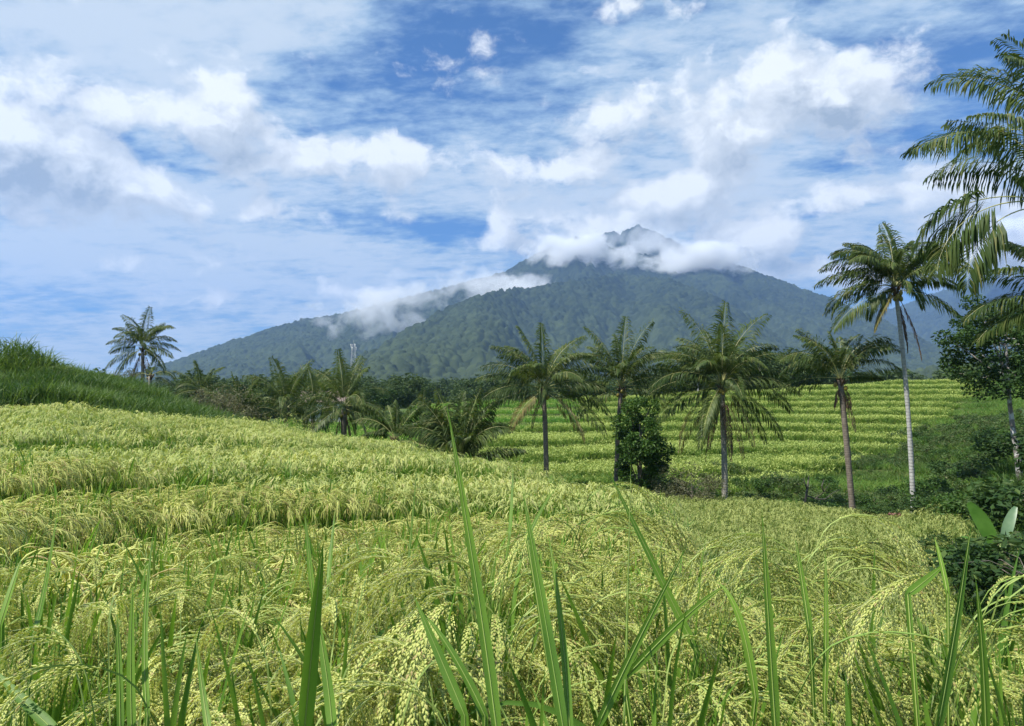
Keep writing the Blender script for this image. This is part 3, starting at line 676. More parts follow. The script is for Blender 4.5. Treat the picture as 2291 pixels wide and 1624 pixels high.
HB = [
 ('rice plant whose very tall curved leaf reaches up past the distant palms', [((1112,1640),(1075,1330),(998,898),.021,.25)], 1.15),
 ('rice plant with a broad leaf standing straight left of the bottom middle', [((682,1630),(700,1420),(724,1208),.025,-.05), ((745,1640),(735,1500),(700,1330),.018,.1)], 1.15),
 ('rice plant with a dark leaf rising from the bottom middle of the photo', [((1262,1640),(1215,1350),(1168,1090),.020,.2), ((1275,1640),(1262,1400),(1225,1185),.014,.25)], 1.2),
 ('rice plant with a leaf slanting up to the right from the bottom middle', [((1330,1640),(1420,1440),(1540,1215),.019,.15), ((1395,1640),(1402,1420),(1412,1010),.006,.3)], 1.35),
 ('rice plant with a leaf crossing down to the right behind the slanting leaf', [((1560,1460),(1490,1320),(1355,1040),.020,.1), ((1180,1210),(1200,1150),(1245,1090),.010,.1)], 1.7),
 ('rice plant with an upright leaf between two clusters of ears right of the middle', [((1735,1640),(1718,1380),(1704,1140),.023,.1)], 1.35),
 ('rice plant with a pale bright leaf standing near the right edge', [((2095,1640),(2140,1400),(2174,1160),.022,.1)], 1.2),
 ('rice plant with a blunt dark leaf standing near the right edge', [((2205,1640),(2200,1450),(2182,1290),.019,.0), ((2290,1560),(2330,1470),(2400,1380),.02,0)], 1.3),
 ('rice plant with narrow upright leaves at the bottom left', [((296,1640),(290,1480),(298,1300),.017,.1), ((270,1640),(268,1500),(262,1370),.013,.1), ((330,1600),(312,1400),(345,1180),.012,.3)], 1.35),
 ('rice plant with a thin leaf leaning left at the lower left', [((468,1640),(455,1560),(438,1420),.013,.1), ((130,1640),(40,1560),(-20,1490),.02,.1)], 1.3),
 ('rice plant with a leaf leaning left below the tall leaf', [((1040,1600),(985,1470),(925,1330),.021,.1), ((1085,1600),(1010,1440),(945,1370),.016,.1)], 1.3),
 ('rice plant with a leaf at the left edge that stands above the ears', [((0,1400),(30,1300),(48,1250),.017,.1), ((75,1420),(100,1340),(130,1130),.012,.5)], 1.7),
 ('rice plant with two leaves beside the tall ears at the right', [((1812,1420),(1795,1300),(1778,1200),.019,.1), ((1845,1560),(1850,1350),(1846,1230),.013,.1)], 1.6),
 ('rice plant with a short upright leaf in the middle distance of the paddy', [((912,1280),(918,1200),(935,1030),.010,.3), ((1140,1200),(1146,1130),(1148,1040),.012,.2)], 2.3),
 ('rice plant with dark pointed leaves among the ears left of the middle', [((700,1330),(690,1230),(682,1150),.016,.1), ((735,1300),(742,1220),(750,1140),.014,.2)], 2.2),
 ('rice plant with a leaf bent over in an arch right of the slanting leaf', [((1395,1520),(1540,1360),(1625,1308),.019,.1), ((1690,1560),(1660,1330),(1600,1300),.018,.1)], 1.5),
 ('rice plant with a broad yellowish leaf near the right edge', [((2030,1330),(2070,1300),(2118,1258),.020,.05), ((2120,1330),(2105,1250),(2090,1200),.012,.1)], 1.6),
]
for lb, bl, D_ in HB: hero(lb, bl, (), D_)
HE = [
 ('tall rice plant whose ears arch above the distant palm roots', [((1330, 1068), 0.1, 1), ((1290, 1085), -.3, 1), ((1370, 1090), .2, 1), ((1250,1130), 2.6, 1), ((1300, 1110), 3.4, 1), ((1390,1120), -.6, 1)], 2.35),
 ('tall rice plant with the highest ears at the right against the lower field', [((1800, 1125), 0.1, 1), ((1850, 1140), -.2, 1), ((1790, 1125), 3.2, 1), ((1830, 1150), -.6, 1), ((1855, 1165), .3, 1), ((1815, 1175), 2.7, 1), ((1840, 1190), -.1, .9)], 2.0),
 ('rice plant with a fan of ears arching to the right near the right edge', [((2130, 1205), 0.0, 1.15), ((2170, 1222), -.1, 1.1), ((2200, 1240), .1, 1.2), ((2150, 1240), -.5, 1), ((2060, 1235), 3.0, 1.05), ((2190, 1270), -.2, 1.1)], 1.75),
 ('rice plant with plump ears standing up between the tall leaves of the centre', [((1130, 1190), .1, 1.1), ((1165, 1215), .3, 1.1), ((1210, 1235), -.2, 1.1), ((1090, 1225), 2.9, 1.1), ((1260, 1200), .2, 1.1)], 1.8),
 ('rice plant with arched ears left of the highest ears', [((1580, 1160), 0., 1), ((1610, 1180), -.2, 1), ((1640, 1200), .2, 1), ((1540, 1190), 3.0, 1), ((1660, 1215), -.3, 1), ((1500, 1215), 3.3, 1)], 2.1),
 ('rice plant with a wide spray of ears in the middle of the paddy', [((1080, 1168), -.1, 1), ((1050, 1180), 3.0, 1), ((1120, 1180), .1, 1), ((1150, 1200), -.3, 1), ((1010, 1200), 3.3, 1), ((1180, 1220), .2, 1)], 2.2),
]
for lb, er, D_ in HE: hero(lb, (), er, D_)

# ---- the rest of the paddies
SRC_MID, SRC_FAR = [], []
for k in range(8):
    mb = foliage(RG, 1, 1., None, .38)
    mb.m = [3 if v else 0 for v in mb.m]
    for j in range(8):
        a = RG.gauss(0, 1.0); pm = panicle(RG, 1, None, Vector((math.cos(a)*.03, math.sin(a)*.03, 0)), a)
        b = len(mb.v); mb.v += pm.v; mb.f += [tuple(i+b for i in f) for f in pm.f]; mb.m += [x_+1 for x_ in pm.m]
    SRC_MID.append(mb.mesh('rice_clump', [M['rleaf'], M['straw'], M['grain'], M['awn']]))
def farpatch(w, nleaf, near_, mats, H=1.0, lean=0, wl=1.9):
    """a square patch of rice seen from afar"""
    mb = MB()
    for i in range(nleaf):
        p0 = Vector((RG.uniform(-w, w)/2, RG.uniform(-w, w)/2, RG.uniform(.0, .35)*H)); az = RG.uniform(0, 6.28)
        blade(mb, bend(p0, az, RG.uniform(66, 88), RG.uniform(.45, .75)*H, RG.uniform(10, 60), 3), RG.uniform(.012, .016)*wl, 0, .2, RG.uniform(-1, 1))
    for i in range(near_):
        p0 = Vector((RG.uniform(-w, w)/2, RG.uniform(-w, w)/2, 0)); pm = panicle(RG, 2, None, p0, None, H)
        b = len(mb.v); mb.v += pm.v; mb.f += [tuple(i+b for i in f) for f in pm.f]; mb.m += pm.m
    return mb.mesh('rice_patch', mats)
SRC_FAR = [farpatch(.55, 46, 14, [M['rleaff'], M['grainf']]) for _ in range(6)]
def tuft(w, n, H, wl, mi_ear=.0, seg=3, drop=(10, 70), lean=(60, 88), earw=.05):
    """grass tuft; a share of the blades carries an ear at the top"""
    mb = MB()
    for i in range(n):
        p0 = Vector((RG.uniform(-w, w)/2, RG.uniform(-w, w)/2, 0)); az = RG.uniform(0, 6.28); L = RG.uniform(.75, 1.1)*H
        pts = bend(p0, az, RG.uniform(*lean), L, RG.uniform(*drop), seg)
        blade(mb, pts, wl*RG.uniform(.7, 1.2), 0, .2, RG.uniform(-1, 1))
        if RG.random() < mi_ear:
            p = Vector((p0.x, p0.y, H*RG.uniform(.55, .92))); e = bend(p, az, RG.uniform(30, 70), .30, RG.uniform(90, 150), 3)
            blade(mb, e, earw*RG.uniform(.7, 1.2), 1, .3, RG.uniform(-.5, .5), .6)
    return mb
C_MID = source_set('mid', SRC_MID); C_FAR = source_set('far', SRC_FAR)
x, y = hillgrid(-170, 2520, far0-.1, 11.5, .20, 11, lambda X, D, x, y: m_left(X, D, x, y) & (D > far0))
scatter('rice_field', x, y, C_MID, 8, M['rleaf'], 'dense rice paddy with drooping yellow green ears just beyond the nearest plants', 'rice', .88, 1.12, .07, 2)
print('mid', len(x))
x, y = hillgrid(-220, 1600, 11.5, 38, .36, 12, m_left)
scatter('rice_field', x, y, C_FAR, 6, M['rleaff'], 'stepped rice paddies with pale golden ears curving round the left hill', 'rice', .85, 1.15, .07, 3)
print('far', len(x))
# lower field right of the bank
def m_low(X, D, x, y):
    return (D < np.interp(X, [1300,1470,1700,2000,2150,2190], [45,43,41.5,39,37,30])) & (D > np.interp(X, [1200,1470,1700,2200], [31,25,16,15])) & (X < 2130 + 60*fbm(x*.3, y*.3, 2, 8) + (D-28)*3)
x, y = hillgrid(1180, 2230, 14, 46, .40, 13, m_low)
SRC_LOW = [farpatch(.6, 48, 9, [M['low'], M['lowear']]) for _ in range(5)]
C_LOW = source_set('low', SRC_LOW)
scatter('rice_field', x, y, C_LOW, 5, M['low'], 'lower rice field between the near bank and the row of palms', 'rice', .9, 1.2, .09, 4)
print('low', len(x))
# terraces on the far slope
SRC_SL = [tuft(.8, 56, .80, .045, .42, 3, (10, 50), earw=.07).mesh('rice_patch', [M['slleaf'], M['slear']]) for _ in range(6)]
C_SL = source_set('slope', SRC_SL)
RLIM = lambda D: np.interp(D, [50, 58, 64, 72, 82, 112], [1560, 1760, 1900, 2010, 2110, 2230])
def terr_edge(x, y):
    return None
def m_slope(X, D, x, y):
    e = 1.2; z1 = ground(x, y); z0 = ground(x, y-e*.35)
    riser = ((z1-z0) > .34) & (fbm(x*.5, y*.5, 2, 27) > -.05)
    yg = (X < 1300) & (D > 84)
    w = fbm(x*.12, y*.12, 3, 19)
    return ~riser & ~yg & (X < RLIM(D) + 90*w) & (D < 119) & (D > 52 + 7*w + 4*(X > 1450))
x, y = hillgrid(960, 2300, 49, 120, .60, 14, m_slope)
scatter('rice_field', x, y, C_SL, 6, M['slleaf'], 'golden green rice on the narrow terraces of the far slope', 'rice', .72, 1.22, .06, 5)
print('slope', len(x))
SRC_Y = [tuft(.9, 46, .62, .05, .06, 2, (5, 40), earw=.06).mesh('rice_patch', [M['young'], M['grainf']]) for _ in range(4)]
C_Y = source_set('young', SRC_Y)
x, y = hillgrid(640, 1340, 38, 122, .72, 15, lambda X, D, x, y: (((X < 1310) & (D > 82) & (D < 122) & (X > 930)) | ((X < 1060) & (D > 40) & (D < 95))) & (fbm(x*.1, y*.1, 2, 5) < .5))
scatter('rice_field', x, y, C_Y, 4, M['young'], 'smooth fresh green field of young rice behind the middle palms', 'rice', .8, 1.1, .06, 6)
print('young', len(x))
# grass
SRC_G = [tuft(.8, 60, 1.0, .032, 0, 4, (20, 90), (62, 88)).mesh('grass_tuft', [M['grass']]) for _ in range(5)]
SRC_GL = [tuft(.8, 60, .6, .028, 0, 3, (20, 90), (50, 88)).mesh('grass_tuft', [M['grassl']]) for _ in range(5)]
SRC_B = [tuft(.7, 60, .55, .022, 0, 3, (20, 110), (40, 88)).mesh('grass_tuft', [M['brown']]) for _ in range(4)]
C_G = source_set('tall', SRC_G); C_GL = source_set('short', SRC_GL); C_B = source_set('dry', SRC_B)
def browny(X, D, x, y): return smooth(20, 200, 560-X)*smooth(0, 1, D-RICE_END(X)+1.) * (D < np.maximum(E4(X)-.3, RICE_END(X)+1)) * (X < 560)
def m_hill(X, D, x, y):
    b = browny(X, D, x, y)*(.62+.9*fbm(x*.25, y*.25, 3, 23)); return (X < 720) & (D > RICE_END(X)) & (b < .42)
x, y = hillgrid(-300, 720, 22, 62, .42, 16, m_hill)
gsc = scatter('hill_grass', x, y, C_G, 5, M['grass'], 'tall dark green grass covering the left hillside', 'grass', .7, 1.25, .12, 7)
print('hill', len(x))
x, y = hillgrid(-300, 650, 5, 40, .34, 17, lambda X, D, x, y: ((browny(X, D, x, y)*(.5+.9*fbm(x*.25, y*.25, 3, 23)) > .22)) | ((D < RICE_END(X)) & (fbm(x*.22+3, y*.22, 3, 13) >= .40)))
scatter('dry_grass', x, y, C_B, 4, M['brown'], 'brownish dry grass on the bank above the left paddies', 'grass', .6, 1.2, .15, 8)
# path edges in the near field, overgrown
def m_edge(X, D, x, y):
    return ~edge_gap(X, D, x, y) & (D < 30) & (X < 1480)
x, y = hillgrid(-250, 1500, 4.2, 26, .26, 18, m_edge)
scatter('path_grass', x, y, C_GL, 5, M['grassl'], 'grass growing on the narrow earth steps between paddies', 'grass', .45, .8, .2, 9)
# valley floor, banks, gully
def m_bank(X, D, x, y):
    low = (X > 1000) & (D > RICE_END(X)+.05) & ~m_low(X, D, x, y) & (D < 60)
    right = (X > RLIM(D) - 60) & (D >= 60) & (D < 119)
    left = (X <= 1100) & (X > 560) & (D > RICE_END(X)-.3) & (D < 45)
    ris = (D > 50) & (D < 118) & (X > 960) & (X <= RLIM(D)) & ~m_slope(X, D, x, y) & ~((X < 1300) & (D > 84))
    return low | right | left
def m_ris(X, D, x, y): return (D > 50) & (D < 118) & (X > 960) & (X <= RLIM(D)) & ~m_slope(X, D, x, y) & ~((X < 1300) & (D > 84))
x, y = hillgrid(560, 2620, 4, 119, .62, 19, m_bank)
scatter('bank_grass', x, y, C_GL, 5, [M['grassl']], 'rough green grass on the banks and the valley floor', 'grass', .7, 1.3, .2, 10)
print('bank', len(x))
SRC_R = [tuft(.7, 50, .55, .04, .1, 3, (10, 60), (60, 88), .05).mesh('grass_tuft', [M['slleaf'], M['slear']]) for _ in range(4)]
x, y = hillgrid(950, 2300, 49, 119, .55, 91, m_ris)
scatter('terrace_grass', x, y, source_set('riser', SRC_R), 4, M['slleaf'], 'green grass on the banks between the far terraces', 'grass', .6, 1.2, .15, 92)
x, y = hillgrid(1000, 2620, 4, 75, .9, 20, lambda X, D, x, y: m_bank(X, D, x, y) & (fbm(x*.2, y*.2, 3, 33) > .12) & (D > 5))
scatter('bank_grass', x, y, C_G, 5, [M['grass']], 'darker clumps of tall grass on the banks round the gully', 'grass', .6, 1.1, .2, 11)
def grass_clump(loc, r, h, n, label, seed, sx=1.):
    rg_ = random.Random(seed); mb = MB()
    for i in range(n):
        a = rg_.uniform(0, 6.28); q = math.sqrt(rg_.random()); z = h*(1-q**2.2)*rg_.uniform(0, 1)
        p0 = Vector((math.cos(a)*r*q*sx, math.sin(a)*r*q, z-.1)); blade(mb, bend(p0, rg_.uniform(0, 6.28), rg_.uniform(50, 88), rg_.uniform(.7, 1.3), rg_.uniform(20, 110), 4), .035, 0, .2, rg_.uniform(-1, 1))
    o = mb.build('tall_grass_clump', [M['grass']]); o.location = loc; tag(o, label, 'grass clump', 'clumps of tall grass on the left hill'); return o
for X_, D_, r_, h_, n_, lb in ((20, 38, 2.3, 1.9, 5200, 'big rounded clump of tall grass crowning the left hill at the photo edge'), (-120, 37, 2.2, 1.7, 2500, 'grass clump on the hill just outside the left edge'), (135, 41, 1.1, .5, 900, 'small grass clump right of the big rounded clump on the hill'),
      (200, 42, 1.2, .35, 900, 'low grass clump halfway along the hill crest'), (262, 43, .9, .3, 600, 'low grass clump just left of the palm on the hill')):
    grass_clump(onground(X_, D_), r_, h_, n_, lb, int(X_)+500, 1.3)
def gold_mound():
    rg_ = random.Random(5); mb = MB(); r, h = 1.7, 1.7
    for i in range(2600):
        a = rg_.uniform(0, 6.28); q = math.sqrt(rg_.random()); z = h*(1-q**2)*rg_.uniform(.2, 1)
        p0 = Vector((math.cos(a)*r*q*1.15, math.sin(a)*r*q, z-.1)); az = rg_.uniform(0, 6.28); blade(mb, bend(p0, az, rg_.uniform(60, 88), rg_.uniform(.35, .6), rg_.uniform(20, 90), 3), .026, 0, .2, rg_.uniform(-1, 1))
        if i % 3 == 0: blade(mb, bend(p0+Vector((0, 0, .4)), az, rg_.uniform(30, 80), .28, rg_.uniform(70, 130), 3), .03, 1, .3, rg_.uniform(-.5, .5), .6)
    o = mb.build('rice_mound', [M['rleaff'], M['grainf']]); o.location = onground(642, 35.5); tag(o, 'rounded mound of golden rice at the far corner of the left paddies', 'rice mound')
gold_mound()
#PART3
# ------------------------------------------------------------------ coconut palms
def frond_mesh(rg, az, el, L, drop, nl=40, mats=None, ll=.85, w=.055, bare=.16, sag=.8, pw=1.35, thick=.022):
    """one feather leaf: curved rachis with two rows of narrow leaflets"""
    mb = MB(); n = 16; pts = bend(Vector((0, 0, 0)), R(az), el, L, drop, n, pw, rg.uniform(-.25, .25))
    mb.tube(pts, [thick*(1-.85*i/n) for i in range(n+1)], 4, 1, False)
    drop += 12 if 0 < el < 76 else 0; roll = rg.uniform(.3, .95)*rg.choice((-1, 1)); w *= 1.0; ll *= 1.2; nl = int(nl*2.1)
    for k in range(nl):
        for sg in (-1, 1):
            u = bare + (1-bare)*(k+rg.uniform(.2, .8))/nl; j = u*n; i = min(int(j), n-1); p = pts[i].lerp(pts[i+1], j-i)
            T = (pts[i+1]-pts[i]).normalized(); S = T.cross(UP)
            if S.length < .1: S = Vector((math.sin(R(az)), -math.cos(R(az)), 0))
            S.normalize(); Nn = S.cross(T); S2 = S*math.cos(roll)+Nn*math.sin(roll)
            v = (u-bare)/(1-bare); l = ll*(.45+.75*math.sin(math.pi*min(1, v*.8+.16)))*(1-.45*v)*rg.uniform(.85, 1.1)
            if rg.random() < .05: continue
            f = .65 + .7*v
            d = (S2*sg*1.0 + T*f + Nn*rg.uniform(-.15, .5)).normalized()
            a = p; b = p + d*(l*.4) + Vector((0, 0, -1))*(l*.06*sag); d2 = (d + Vector((0, 0, -sag*rg.uniform(.5, 1.9)))).normalized()
            c = b + d2*(l*.35); d3 = (d2 + Vector((0, 0, -sag*rg.uniform(.5, 1.2)))).normalized(); e = c + d3*(l*.28)
            q = d.cross(Nn); q = (q.normalized() if q.length > .05 else T)*(w*.5); q2 = (T*.6+Nn*rg.uniform(-.6, .6)).normalized()*(w*.45)
            mb.add([a, b-q, b+q, c-q2, c+q2, e], [(0, 1, 2), (1, 3, 4, 2), (3, 5, 4)], 0)
    return mb.mesh('frond', mats or [M['palm'], M['rachis']], False)
def palm(label, base, crown, r0=.17, r1=.10, fronds=(), dead=(), nuts=6, L=3.8, bark='trunkg', lean=0., seed=1, nl=38, group=None, cut=None, sub=None, auto=0, w=.055, ll=.85, sag=.8, flower=True, hang=()):
    r0 *= .82; r1 *= .9; rg = random.Random(seed); t = empty('coconut_palm', base, label, 'palm tree', group)
    C = crown-base; mid = C*.5 + Vector((lean, 0, 0)); pts = []
    n = 14
    for i in range(n+1):
        s = i/n; pts.append(mid*(2*s*(1-s)) + C*(s*s) + Vector((0, 0, -.25))*(1-s))
    rad = [r0*(1.5 if i == 0 else 1)*(1-i/n)+r1*(i/n) + (.02*rg.random() if i else .05) for i in range(n+1)]
    if C.length > .8:
        mb = MB(); mb.tube(pts, rad, 9, 0); mb.build('trunk', [M[bark]], t)
    mb = MB()                                  # fibre and leaf stalk bases round the heart
    for k in range(12):
        a = rg.uniform(0, 6.28); mb.tube(bend(C+Vector((0, 0, -.45)), a, rg.uniform(55, 85), rg.uniform(.45, .75), 20, 3), [.075, .065, .05, .03], 5, 0)
    mb.build('crown_base', [M['fibre']], t)
    fr = list(fronds)
    for k in range(auto):
        e = 86 - 104*(k/(max(auto-1, 1)))**1.15; fr.append((k*137.5 + rg.uniform(-15, 15), e+rg.uniform(-6, 6), L*rg.uniform(.88, 1.08), (26 if e > 72 else 60 if e > 52 else 90 if e > 20 else 70 if e > -10 else 45) + rg.uniform(-12, 18)))
    if fronds and L > 3 and base.x < 24: fr += [(40, 78, L*.85, 60), (150, 76, L*.9, 66), (-20, 72, L*.92, 88), (200, 70, L*.9, 84), (-100, 60, L*.85, 90)]
    for f in fr:
        az, el, l, dr = f[:4]
        if el > 85: el, l, dr = 80, l*.82, 38
        mat = [M['palm'], M['rachis']]
        if el < -15 and rg.random() < .35: mat = [M['palmy'], M['rachis']]
        me = frond_mesh(rg, az, el, l, dr, nl, mat, ll*l/4.2, w, f[4] if len(f) > 4 else .16, sag)
        o = bpy.data.objects.new('frond', me); COL.objects.link(o); o.parent = t; a = R(az); o.location = C + Vector((math.cos(a), math.sin(a), 0))*.06 + Vector((0, 0, .1 if el > 0 else -.05))
    for az, el, l, dr in dead:
        me = frond_mesh(rg, az, el, l, dr, max(14, nl//2), [M['palmd'], M['palmd']], .45, .05, .2, 2.2)
        o = bpy.data.objects.new('dead_frond', me); COL.objects.link(o); o.parent = t; o.location = C + Vector((0, 0, -.2))
    for k in range(nuts):
        a = rg.uniform(0, 6.28); mb = MB(); c = C + Vector((math.cos(a)*.26, math.sin(a)*.26, -.22-rg.uniform(0, .4))); vs = []; 
        for i in range(5):
            for j in range(8):
                p_ = math.pi*(i+.5)/5; q_ = 2*math.pi*j/8; vs.append(c+Vector((math.sin(p_)*math.cos(q_)*.11, math.sin(p_)*math.sin(q_)*.11, math.cos(p_)*.145)))
        fs = [(i*8+j, i*8+(j+1) % 8, (i+1)*8+(j+1) % 8, (i+1)*8+j) for i in range(4) for j in range(8)] + [tuple(range(7, -1, -1)), tuple(32+j for j in range(8))]
        mb.add(vs, fs); mb.build('coconut', [M['nut']], t)
    return t
def foot(X, D): return onground(X, D, 0)
GP = 'coconut palms round the valley'
# tall pale palm
D = 39.; palm('tall slender palm with a pale grey trunk, the highest palm standing whole in view', foot(2035, D), P(2003, 645, D), .155, .10,
  [(178,70,4.3,105),(182,52,4.3,88),(176,32,4.2,70),(186,14,4.2,92),(200,-12,4.6,42),(215,-42,2.9,25),(92,88,4.4,8),(75,84,4.2,40),(2,74,4.3,115),(4,58,4.5,95),(-4,40,4.4,72),
   (0,24,3.6,60),(-6,-8,4.5,52),(-60,40,3.6,80),(60,45,3.9,90),(120,50,4.0,90),(-120,45,3.6,85),(-100,15,3.2,70),(90,10,3.8,80),(40,20,4,80),(140,15,4,80),(-150,60,4,100),(150,70,4,80),(30,72,4.2,70)],
  [(-10,-62,3.8,22),(20,-70,3.2,15)], 9, 4.2, 'trunkw', .35, 3, 46, w=.06)
# palm with skirt of hanging fronds
D = 43.; palm('broad palm with a skirt of hanging brown fronds round its grey trunk', foot(1617, D), P(1614, 862, D), .20, .16,
  [(176,60,4.4,90),(182,45,4.6,70),(190,30,4.6,78),(176,14,4.7,60),(184,-8,4.5,48),(60,82,5.2,22),(8,76,5.2,50),(176,80,4.9,40),(-4,52,4.6,72),(4,36,4.7,85),(-4,20,4.6,65),(2,4,4.6,58),(-6,-22,4.6,48),
   (-8,-38,4.0,38),(205,-55,3.9,25),(180,-40,4.5,40),(-60,50,4.2,90),(60,50,4.4,90),(120,50,4.4,90),(-120,50,4.2,90),(-90,20,3.8,80),(90,20,4,80),(-130,-30,3.9,40),(-40,-50,3.8,30),(100,70,4.7,50),(-100,72,4.5,60)],
  [(-20,-66,4.2,18),(-70,-74,4.2,12),(150,-70,4.3,16),(-150,-66,3.6,18),(20,-76,3.8,10)], 8, 4.4, 'trunkg', .12, 5, 42)
# sparse palm
D = 40.; palm('sparse palm with few arching fronds and a dark rough trunk', foot(1903, D), P(1880, 850, D), .19, .15,
  [(180,58,3.9,100),(184,44,3.8,98),(176,6,3.9,52),(85,86,3.6,14),(0,78,3.8,95),(-2,64,3.9,90),(0,40,3.9,88),(4,12,2.4,30),(60,72,3.5,60),(150,74,3.6,50),(-40,66,3.2,80),(120,40,3.4,80)],
  [(-20,-70,2.6,12),(10,-60,1.4,20),(185,-70,1.3,12)], 2, 3.8, 'trunkb', .05, 8, 36)
# middle palm with reddish trunk
D = 45.; palm('full palm with a reddish brown trunk standing alone left of the round green tree', foot(1222, D), P(1216, 872, D), .19, .14,
  [(178,66,4.3,62),(182,48,4.2,70),(176,34,4.3,62),(184,14,4.2,62),(180,-2,4.0,40),(95,84,4.2,18),(150,78,4.3,30),(10,76,4.4,60),(0,60,4.2,70),(4,42,4.3,60),(-2,22,4.4,62),(2,4,4.4,60),(-6,-14,4.6,50),
   (-60,40,4,80),(60,50,4,80),(120,45,4.2,85),(-120,50,4,90),(-90,15,3.4,80),(90,20,3.8,80),(-30,-30,4.0,40),(205,-30,3.3,40)], [(200,-60,2.2,25)], 5, 4.2, 'trunkb', .1, 11, 42)
# palm behind the round tree
D = 48.; palm('upright palm rising behind the round green tree', foot(1376, D), P(1390, 868, D), .17, .14,
  [(180,78,4.6,42),(178,64,4.4,80),(90,86,4.9,10),(60,84,4.8,18),(0,80,4.8,36),(2,66,4.6,82),(-4,50,4.2,90),(0,26,4.6,60),(4,8,4.6,64),(184,14,4.2,60),(180,36,4.2,70),(120,70,4.4,60),(-60,66,4.2,70),(-110,50,3.6,90),(60,30,4,80),(-30,0,3.8,60),(200,-10,3.6,50)],
  [(10,-72,1.6,10)], 6, 4.3, 'trunkb', -.15, 14, 38)
# left group
D = 52.; palm('short bushy palm with a stubby dark trunk in the left valley', foot(770, D), P(770, 912, D), .26, .22, [], [(200,-68,1.8,10),(-10,-70,2.0,10)], 6, 3.9, 'trunkb', 0, 17, 36, auto=22)
D = 58.; palm('palm with tall upright middle fronds behind the golden rice mound', foot(642, D), P(640, 915, D), .24, .2, [], [], 3, 4.4, 'trunkb', 0, 18, 36, auto=20)
D = 66.; palm('palm half hidden between its neighbours on the far left valley floor', foot(700, D), P(702, 900, D), .22, .18, [], [], 3, 3.9, 'trunkb', 0, 19, 32, auto=18)
D = 54.; palm('yellowish young palm at the foot of the left hill', foot(540, D), P(538, 930, D), .2, .16, [], [], 0, 3.4, 'trunkb', 0, 20, 32, auto=16)
D = 70.; palm('dark palm showing over the end of the left hill', foot(448, D), P(450, 878, D), .2, .16, [], [], 2, 3.2, 'trunkb', 0, 22, 30, auto=16)
D = 62.; palm('palm standing alone on the left hill against the sky', foot(322, D), P(319, 778, D), .18, .13,
  [(178,62,3.0,105),(182,34,3.0,70),(178,14,3.1,55),(186,-14,3.3,42),(200,-38,3.1,30),(90,84,3.6,20),(175,80,3.5,60),(5,70,3.4,90),(0,44,3.1,80),(4,20,3.2,60),(-2,2,2.9,50),(-8,-25,2.9,40),(-60,20,2.8,60),(120,60,3,60),(60,66,3.2,60),(-120,-30,2.8,40),(100,10,2.8,60)],
  [(-20,-66,2.6,16),(190,-70,2.9,14),(160,-60,3.0,20)], 5, 3.2, 'trunkg', 0, 25, 34)
D = 61.; palm('low palm hanging round the foot of the palm on the left hill', foot(338, D), P(336, 842, D), .16, .14, [(180,20,2.6,90),(0,30,2.4,90),(0,0,2.2,50),(180,-10,2.4,50),(-60,40,2.2,80),(90,70,2.4,40),(120,30,2.4,80)], [], 0, 2.4, 'trunkg', 0, 26, 26)
D = 34.; palm('young trunkless palm with one great upright fan of fronds behind the golden paddy', foot(1035, D), P(1028, 1035, D)+Vector((0,0,-.1)), .12, .1,
  [(175,80,3.5,18),(5,82,3.5,16),(178,72,3.3,30),(3,74,3.2,30),(90,82,3.4,22),(60,78,3.2,26),(150,74,3.1,40),(20,68,3.0,70),(184,34,3.4,42),(-3,26,3.0,34),(178,16,2.2,40),(5,8,2.0,50),(-70,60,2.4,60),(120,60,2.6,60)], [], 0, 3.4, 'trunkg', 0, 30, 44, ll=1.15)
D = 36.; palm('young trunkless palm with slim arching fronds at the edge of the golden paddy', foot(886, D), P(886, 985, D), .12, .1,
  [(90,86,2.5,12),(175,72,2.4,60),(180,56,2.4,80),(5,70,2.4,50),(0,52,2.3,70),(60,70,2.4,40),(120,66,2.3,50),(184,30,1.8,70),(-50,50,2,80)], [], 0, 2.4, 'trunkg', 0, 31, 32, ll=.9)
D = 39.; palm('young palm crowded between two others behind the golden paddy', foot(945, D), P(944, 990, D), .12, .1,
  [(90,84,2.8,14),(178,70,2.6,60),(4,72,2.7,50),(2,44,2.4,60),(178,40,2.4,60),(60,60,2.4,60),(-60,50,2.2,70),(-2,10,2,50)], [], 0, 2.6, 'trunkg', 0, 32, 32, ll=.9)
# palms whose crowns lie beyond the right edge
D = 20.; c = P(2420, 350, D); palm('near palm whose crown hangs in from the right edge of the photo', foot(2440, D), c, .2, .14,
  [(176,60,5.0,86,.1),(180,80,4.0,50,.1),(184,20,5.1,50,.42),(0,50,4.6,90),(0,20,4.6,80),(60,50,4.4,80),(-60,50,4.4,80),(-60,10,4.4,70),(-20,-10,4.3,60),(40,0,4.3,60),(110,50,4.4,80)],
  [], 8, 4.6, 'trunkw', .2, 40, 36, w=.05, ll=.95, sag=.85)
t_ = bpy.data.objects[-1]
D = 19.; c = P(2385, 470, D); palm('near palm beyond the right edge whose dark fronds droop like a curtain', foot(2460, D), c, .2, .14,
  [(179,14,4.3,100,.40),(184,2,4.0,95,.46),(172,22,4.1,88,.45),(0,40,4.4,90),(60,30,4.4,90),(-60,30,4.4,90),(110,60,4.4,80)], [], 4, 4.4, 'trunkg', .2, 41, 36, w=.055, ll=1.0, sag=1.5)
D = 24.; palm('low palm leaning in at the right edge beside the mottled tree', foot(2420, D), P(2400, 690, D), .18, .14,
  [(178,22,3.6,70),(182,4,3.4,60),(176,50,3.5,80),(170,70,3.4,60),(0,40,3.4,80),(60,40,3.4,80),(-60,40,3.2,80),(-150,10,2.9,60)], [], 3, 3.6, 'trunkg', .1, 42, 46)

